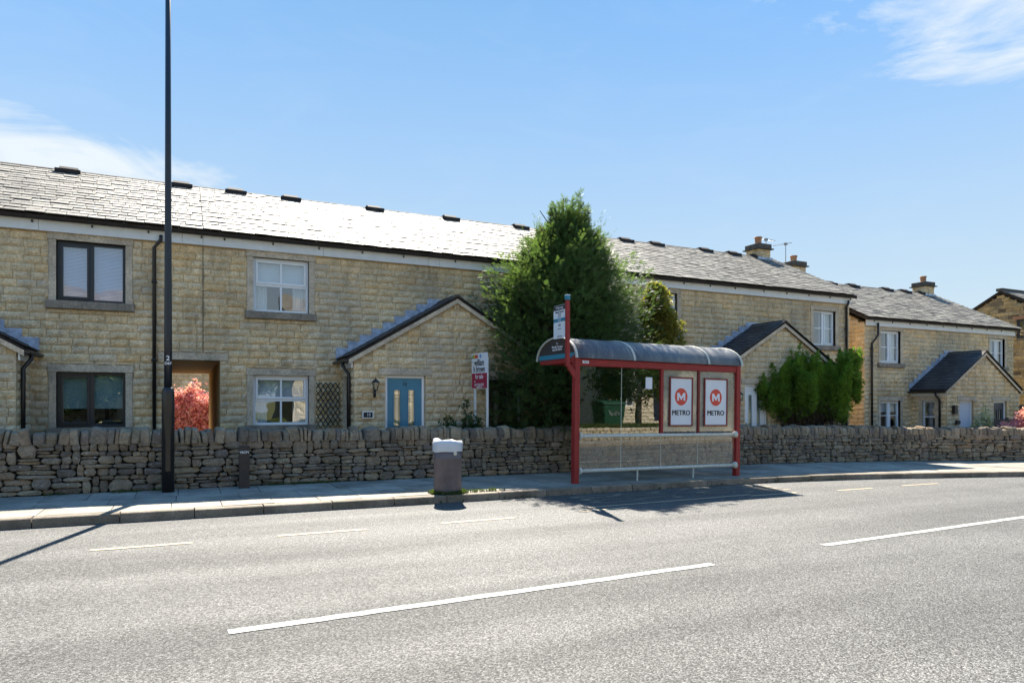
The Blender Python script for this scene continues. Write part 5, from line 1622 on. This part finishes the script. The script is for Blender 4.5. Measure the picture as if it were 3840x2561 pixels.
# bus stop flag pole fixed at the left end
BSg = thing('bus_stop_flag', 'red bus stop pole with white timetable flag above the shelter end', 'sign', (6.36, 10.86, .1))
MB().box(6.325, 6.395, 10.83, 10.90, 2.20, 3.42).build('pole', 'red_paint', BSg, bevel=.008)
MB().box(6.32, 6.40, 10.825, 10.905, 3.422, 3.52).build('pole_cap', 'teal', BSg, bevel=.008)
part_box('cap_trim', 'bin_top', BSg, 6.318, 6.402, 10.823, 10.907, 3.50, 3.515)
m = MB(); m.prism([(6.33, 2.22), (6.52, 1.95), (6.52, 2.10), (6.42, 2.24)], 'y', 10.84, 10.89); m.build('bracket', 'red_paint', BSg)
fl = MB().box(6.352, 6.368, 10.902, 11.37, 2.74, 3.36).build('flag', 'paper_white', BSg)
part_box('flag_header', 'charcoal_panel', fl, 6.349, 6.3515, 10.91, 11.365, 3.27, 3.355)
part_box('flag_band', 'teal', fl, 6.349, 6.3515, 10.905, 11.365, 3.05, 3.115)
for body, zz, sz, mt in (('M Bus stop', 3.312, .06, 'text_white'), ('Moody Terrace', 3.235, .05, 'text_black'), ('Stand ID', 3.19, .03, 'text_black'), ('towards', 3.15, .03, 'text_black'), ('Leeds', 3.082, .045, 'text_white'), ('670', 2.985, .055, 'text_black'), ('Mon to Sat', 2.92, .025, 'text_black'), ('wymetro.com', 2.78, .03, 'text_black')):
    text('lettering', body, mt, fl, (6.3475, 11.14, zz), sz, (R(90), 0, R(-90)), bold=.0005)

# ---------------------------------------------------------------- across the road, behind the camera (mirrored in the glass)
OWl = thing('opposite_wall', 'low pale stone wall across the road, mirrored in the shelter glass', 'wall', (14, -2.6, 0))
def oy(x): return farkerb(x) - 2.0
m = MB(); vs = []; fs = []; P = Pieces()
xs = np.arange(-14, 44, 1.0)
for x in xs:
    x = float(x); y = oy(x); z = g(x); vs += [(x, y - .05, z - .2), (x, y - .05, z + .5), (x, y - .35, z + .5), (x, y - .35, z - .2)]
for i in range(len(xs) - 1):
    for j in range(4): q = i * 4; fs.append((q + j, q + 4 + j, q + 4 + (j + 1) % 4, q + (j + 1) % 4))
m.add(vs, fs); m.build('wall_core', 'mortar', OWl)
for row, (za, zb) in enumerate(((0, .2), (.2, .38), (.38, .55))):
    x = -12.0
    while x < 42:
        L = .28 + rnd.random() * .4; xm = x + L / 2
        P.add(tpl('rock', rnd.randrange(16)), (xm, oy(xm) - .07, g(xm) + (za + zb) / 2), (L * .99, .16, (zb - za) * 1.02), (0, 0, math.pi + math.atan2(oy(xm + .3) - oy(xm - .3), .6))); x += L
for q in P.it: pass
P.build('stone', 'pale_wall', OWl, limit=0)
strip('grass_bank', lambda x: oy(x) - 9, lambda x: oy(x) - .34, lambda x: g(x) + .47, 'ground_grass', x0=-14, x1=44, ny=3)
GB = thing('grass_verge', 'rough grass growing on top of the opposite bank', 'grass'); 
p = np.array([(xx, oy(xx) - .4 - 2.5 * rnd.random() ** 2, g(xx) + .47) for xx in [rnd.uniform(2, 32) for _ in range(9000)]])
bpy.data.objects.remove(GB, do_unlink=True)
o = scatter('verge_grass', BL, p, np.tile([0, 0, 1.], (len(p), 1)) + rng.normal(0, .25, (len(p), 3)), rng.uniform(.12, .32, len(p)), 'grass_leaf', None); tag(o, 'rough grass on the bank across the road', 'grass', kind='stuff')
# green four wheeled bin
gx_, gy_ = 20.0, -5.6; gz_ = g(gx_) + .47
GBn = thing('wheeled_bin', 'large green wheeled bin with white scrawl, mirrored in the shelter glass', 'bin', (gx_, gy_, gz_))
m = MB(); a, b, c, d = .58, .42, .68, .52
m.add([(gx_ - a, gy_ - b, gz_ + .12), (gx_ + a, gy_ - b, gz_ + .12), (gx_ + a, gy_ + b, gz_ + .12), (gx_ - a, gy_ + b, gz_ + .12), (gx_ - c, gy_ - d, gz_ + 1.15), (gx_ + c, gy_ - d, gz_ + 1.15), (gx_ + c, gy_ + d, gz_ + 1.15), (gx_ - c, gy_ + d, gz_ + 1.15)], [(0, 3, 2, 1), (4, 5, 6, 7), (0, 1, 5, 4), (1, 2, 6, 5), (2, 3, 7, 6), (3, 0, 4, 7)]); m.build('bin_body', 'bin_green', GBn, bevel=.03)
MB().prism([(gy_ - .56, gz_ + 1.155), (gy_ + .56, gz_ + 1.155), (gy_ + .54, gz_ + 1.22), (gy_, gz_ + 1.34), (gy_ - .54, gz_ + 1.22)], 'x', gx_ - .72, gx_ + .72).build('bin_lid', 'bin_green', GBn, bevel=.015)
for qx in (-.45, .45):
    for qy in (-.3, .3): MB().tube([(gx_ + qx - .025, gy_ + qy, gz_ + .07), (gx_ + qx + .025, gy_ + qy, gz_ + .07)], .07, 12).build('wheel', 'iron_black', GBn)
m = MB(); pth = [(-.32, .62), (-.2, .85), (-.26, .6), (-.08, .82), (-.12, .58), (.04, .84), (.0, .62), (.12, .72), (.2, .6), (.22, .86), (.32, .64), (.4, .88)]
yo_ = gy_ + .505
m.tube([(gx_ - p_[0], yo_, gz_ + p_[1]) for p_ in pth], .012, 5, smooth=False); m.build('scrawl', 'text_white', GBn)
# stone house across the road
def simple_house(name, lab, x0, x1, y0, y1, ze, zr, wmat, ridge='x'):
    H = thing(name, lab, 'house', ((x0 + x1) / 2, y1, 0)); w_ = MB(); zb = -.3
    ops = [(x0 + 1.2, x0 + 2.3, 1.3, 2.6), (x1 - 2.3, x1 - 1.2, 1.3, 2.6), (x0 + 1.2, x0 + 2.3, 3.6, 4.7), (x1 - 2.3, x1 - 1.2, 3.6, 4.7), ((x0 + x1) / 2 - .45, (x0 + x1) / 2 + .45, .3, 2.5)]
    cells(w_, x0, x1, zb, ze, y1 - .3, y1, ops); w_.box(x0, x1, y0, y0 + .3, zb, ze)
    for xx in (x0, x1 - .3): w_.prism([(y0 + .3, zb), (y1 - .3, zb), (y1 - .3, ze), ((y0 + y1) / 2, zr - .1), (y0 + .3, ze)], 'x', xx, xx + .3)
    Wm = w_.build('wall', wmat, H)
    P = Pieces(); z = zb; 
    while z < ze - .05:
        x = x0 + rnd.random() * .2
        while x < x1 - .15:
            L = min(.35 + rnd.random() * .35, x1 - x); mid = x + L / 2
            if not any(h[0] - .25 < mid < h[1] + .25 and h[2] - .15 < z + .11 < h[3] + .2 for h in ops): P.add(tpl('ashlar', rnd.randrange(14)), (mid, y1 + .012, z + .11), (L - .02, .06, .205), (0, 0, math.pi))
            x += L
        z += .22
    P.build('stone', wmat, Wm, limit=0)
    for h in ops:
        if h[2] > 1:
            f = MB()
            for bb in ((h[0], h[0] + .07, h[2], h[3]), (h[1] - .07, h[1], h[2], h[3]), (h[0] + .07, h[1] - .07, h[3] - .07, h[3]), (h[0] + .07, h[1] - .07, h[2], h[2] + .07), ((h[0] + h[1]) / 2 - .03, (h[0] + h[1]) / 2 + .03, h[2] + .07, h[3] - .07)): f.box(bb[0], bb[1], y1 - .14, y1 - .07, bb[2], bb[3])
            fr = f.build('window', 'white_upvc', H); part_box('pane', 'pane_glass', fr, h[0] + .07, h[1] - .07, y1 - .11, y1 - .105, h[2] + .07, h[3] - .07)
        else: part_box('door', 'door_navy', H, h[0], h[1], y1 - .16, y1 - .1, h[2], h[3])
        part_box('lintel', 'cast_stone', H, h[0] - .15, h[1] + .15, y1 - .2, y1 + .04, h[3] + .001, h[3] + .18)
    ym = (y0 + y1) / 2
    MB().prism([(y0 - .3, ze - .1), (ym, zr), (y1 + .3, ze - .1), (y1 + .3, ze), (ym, zr + .1), (y0 - .3, ze)], 'x', x0 - .15, x1 + .15).build('roof', 'slate', H)
    return H


simple_house('opposite_house', 'sunlit stone house across the road, seen in reflections', 5.8, 15.2, -20, -11.5, 5.3, 8.2, 'pale_wall')
simple_house('opposite_house', 'cream house across the road further right, seen in reflections', 27.0, 36, -24, -15, 5.4, 8.2, 'render_cream')
simple_house('opposite_house', 'tan stone house across the road on the left, seen in reflections', -14.0, -3, -20, -11, 5.2, 8.0, 'pale_wall')


def broad_tree(x, y, h, r_, lab, seed):
    T = thing('leafy_tree', lab, 'tree', (x, y, 0)); rr_ = random.Random(seed); m = MB(); m.tube([(x, y, -.2), (x + .1, y, h * .4), (x, y + .1, h * .75)], [.2, .14, .05], 8)
    cs = []
    for k in range(22):
        a = rr_.random() * 6.28; q = rr_.random() ** .5 * r_; zz = h * (.35 + .6 * rr_.random()); c_ = (x + q * math.cos(a), y + q * math.sin(a), zz); cs.append(c_)
        m.tube([(x, y, zz * .6), c_], [.05, .012], 5)
    m.build('trunk', 'bark', T)
    C_ = np.array(cs); n_ = 4200; i = rng.integers(0, len(C_), n_); p = C_[i] + rng.normal(0, r_ * .2, (n_, 3))
    scatter('crown', LEAF, p, rng.normal(0, 1, (n_, 3)), rng.uniform(.16, .32, n_), 'tree_leaf', T)


broad_tree(17.6, -8.2, 5.6, 1.7, 'broad leafy tree across the road, mirrored in the shelter glass', 1)
broad_tree(25.5, -10, 6.5, 2.6, 'taller leafy tree across the road near the green bin', 2)
broad_tree(-3.5, -9, 5.5, 2.6, 'leafy tree across the road mirrored in the dark framed window', 3)
broad_tree(3.0, -13, 6.5, 2.8, 'leafy tree between the houses across the road', 4)
broad_tree(38, -12, 6.0, 2.6, 'leafy tree across the road at the far right', 5)
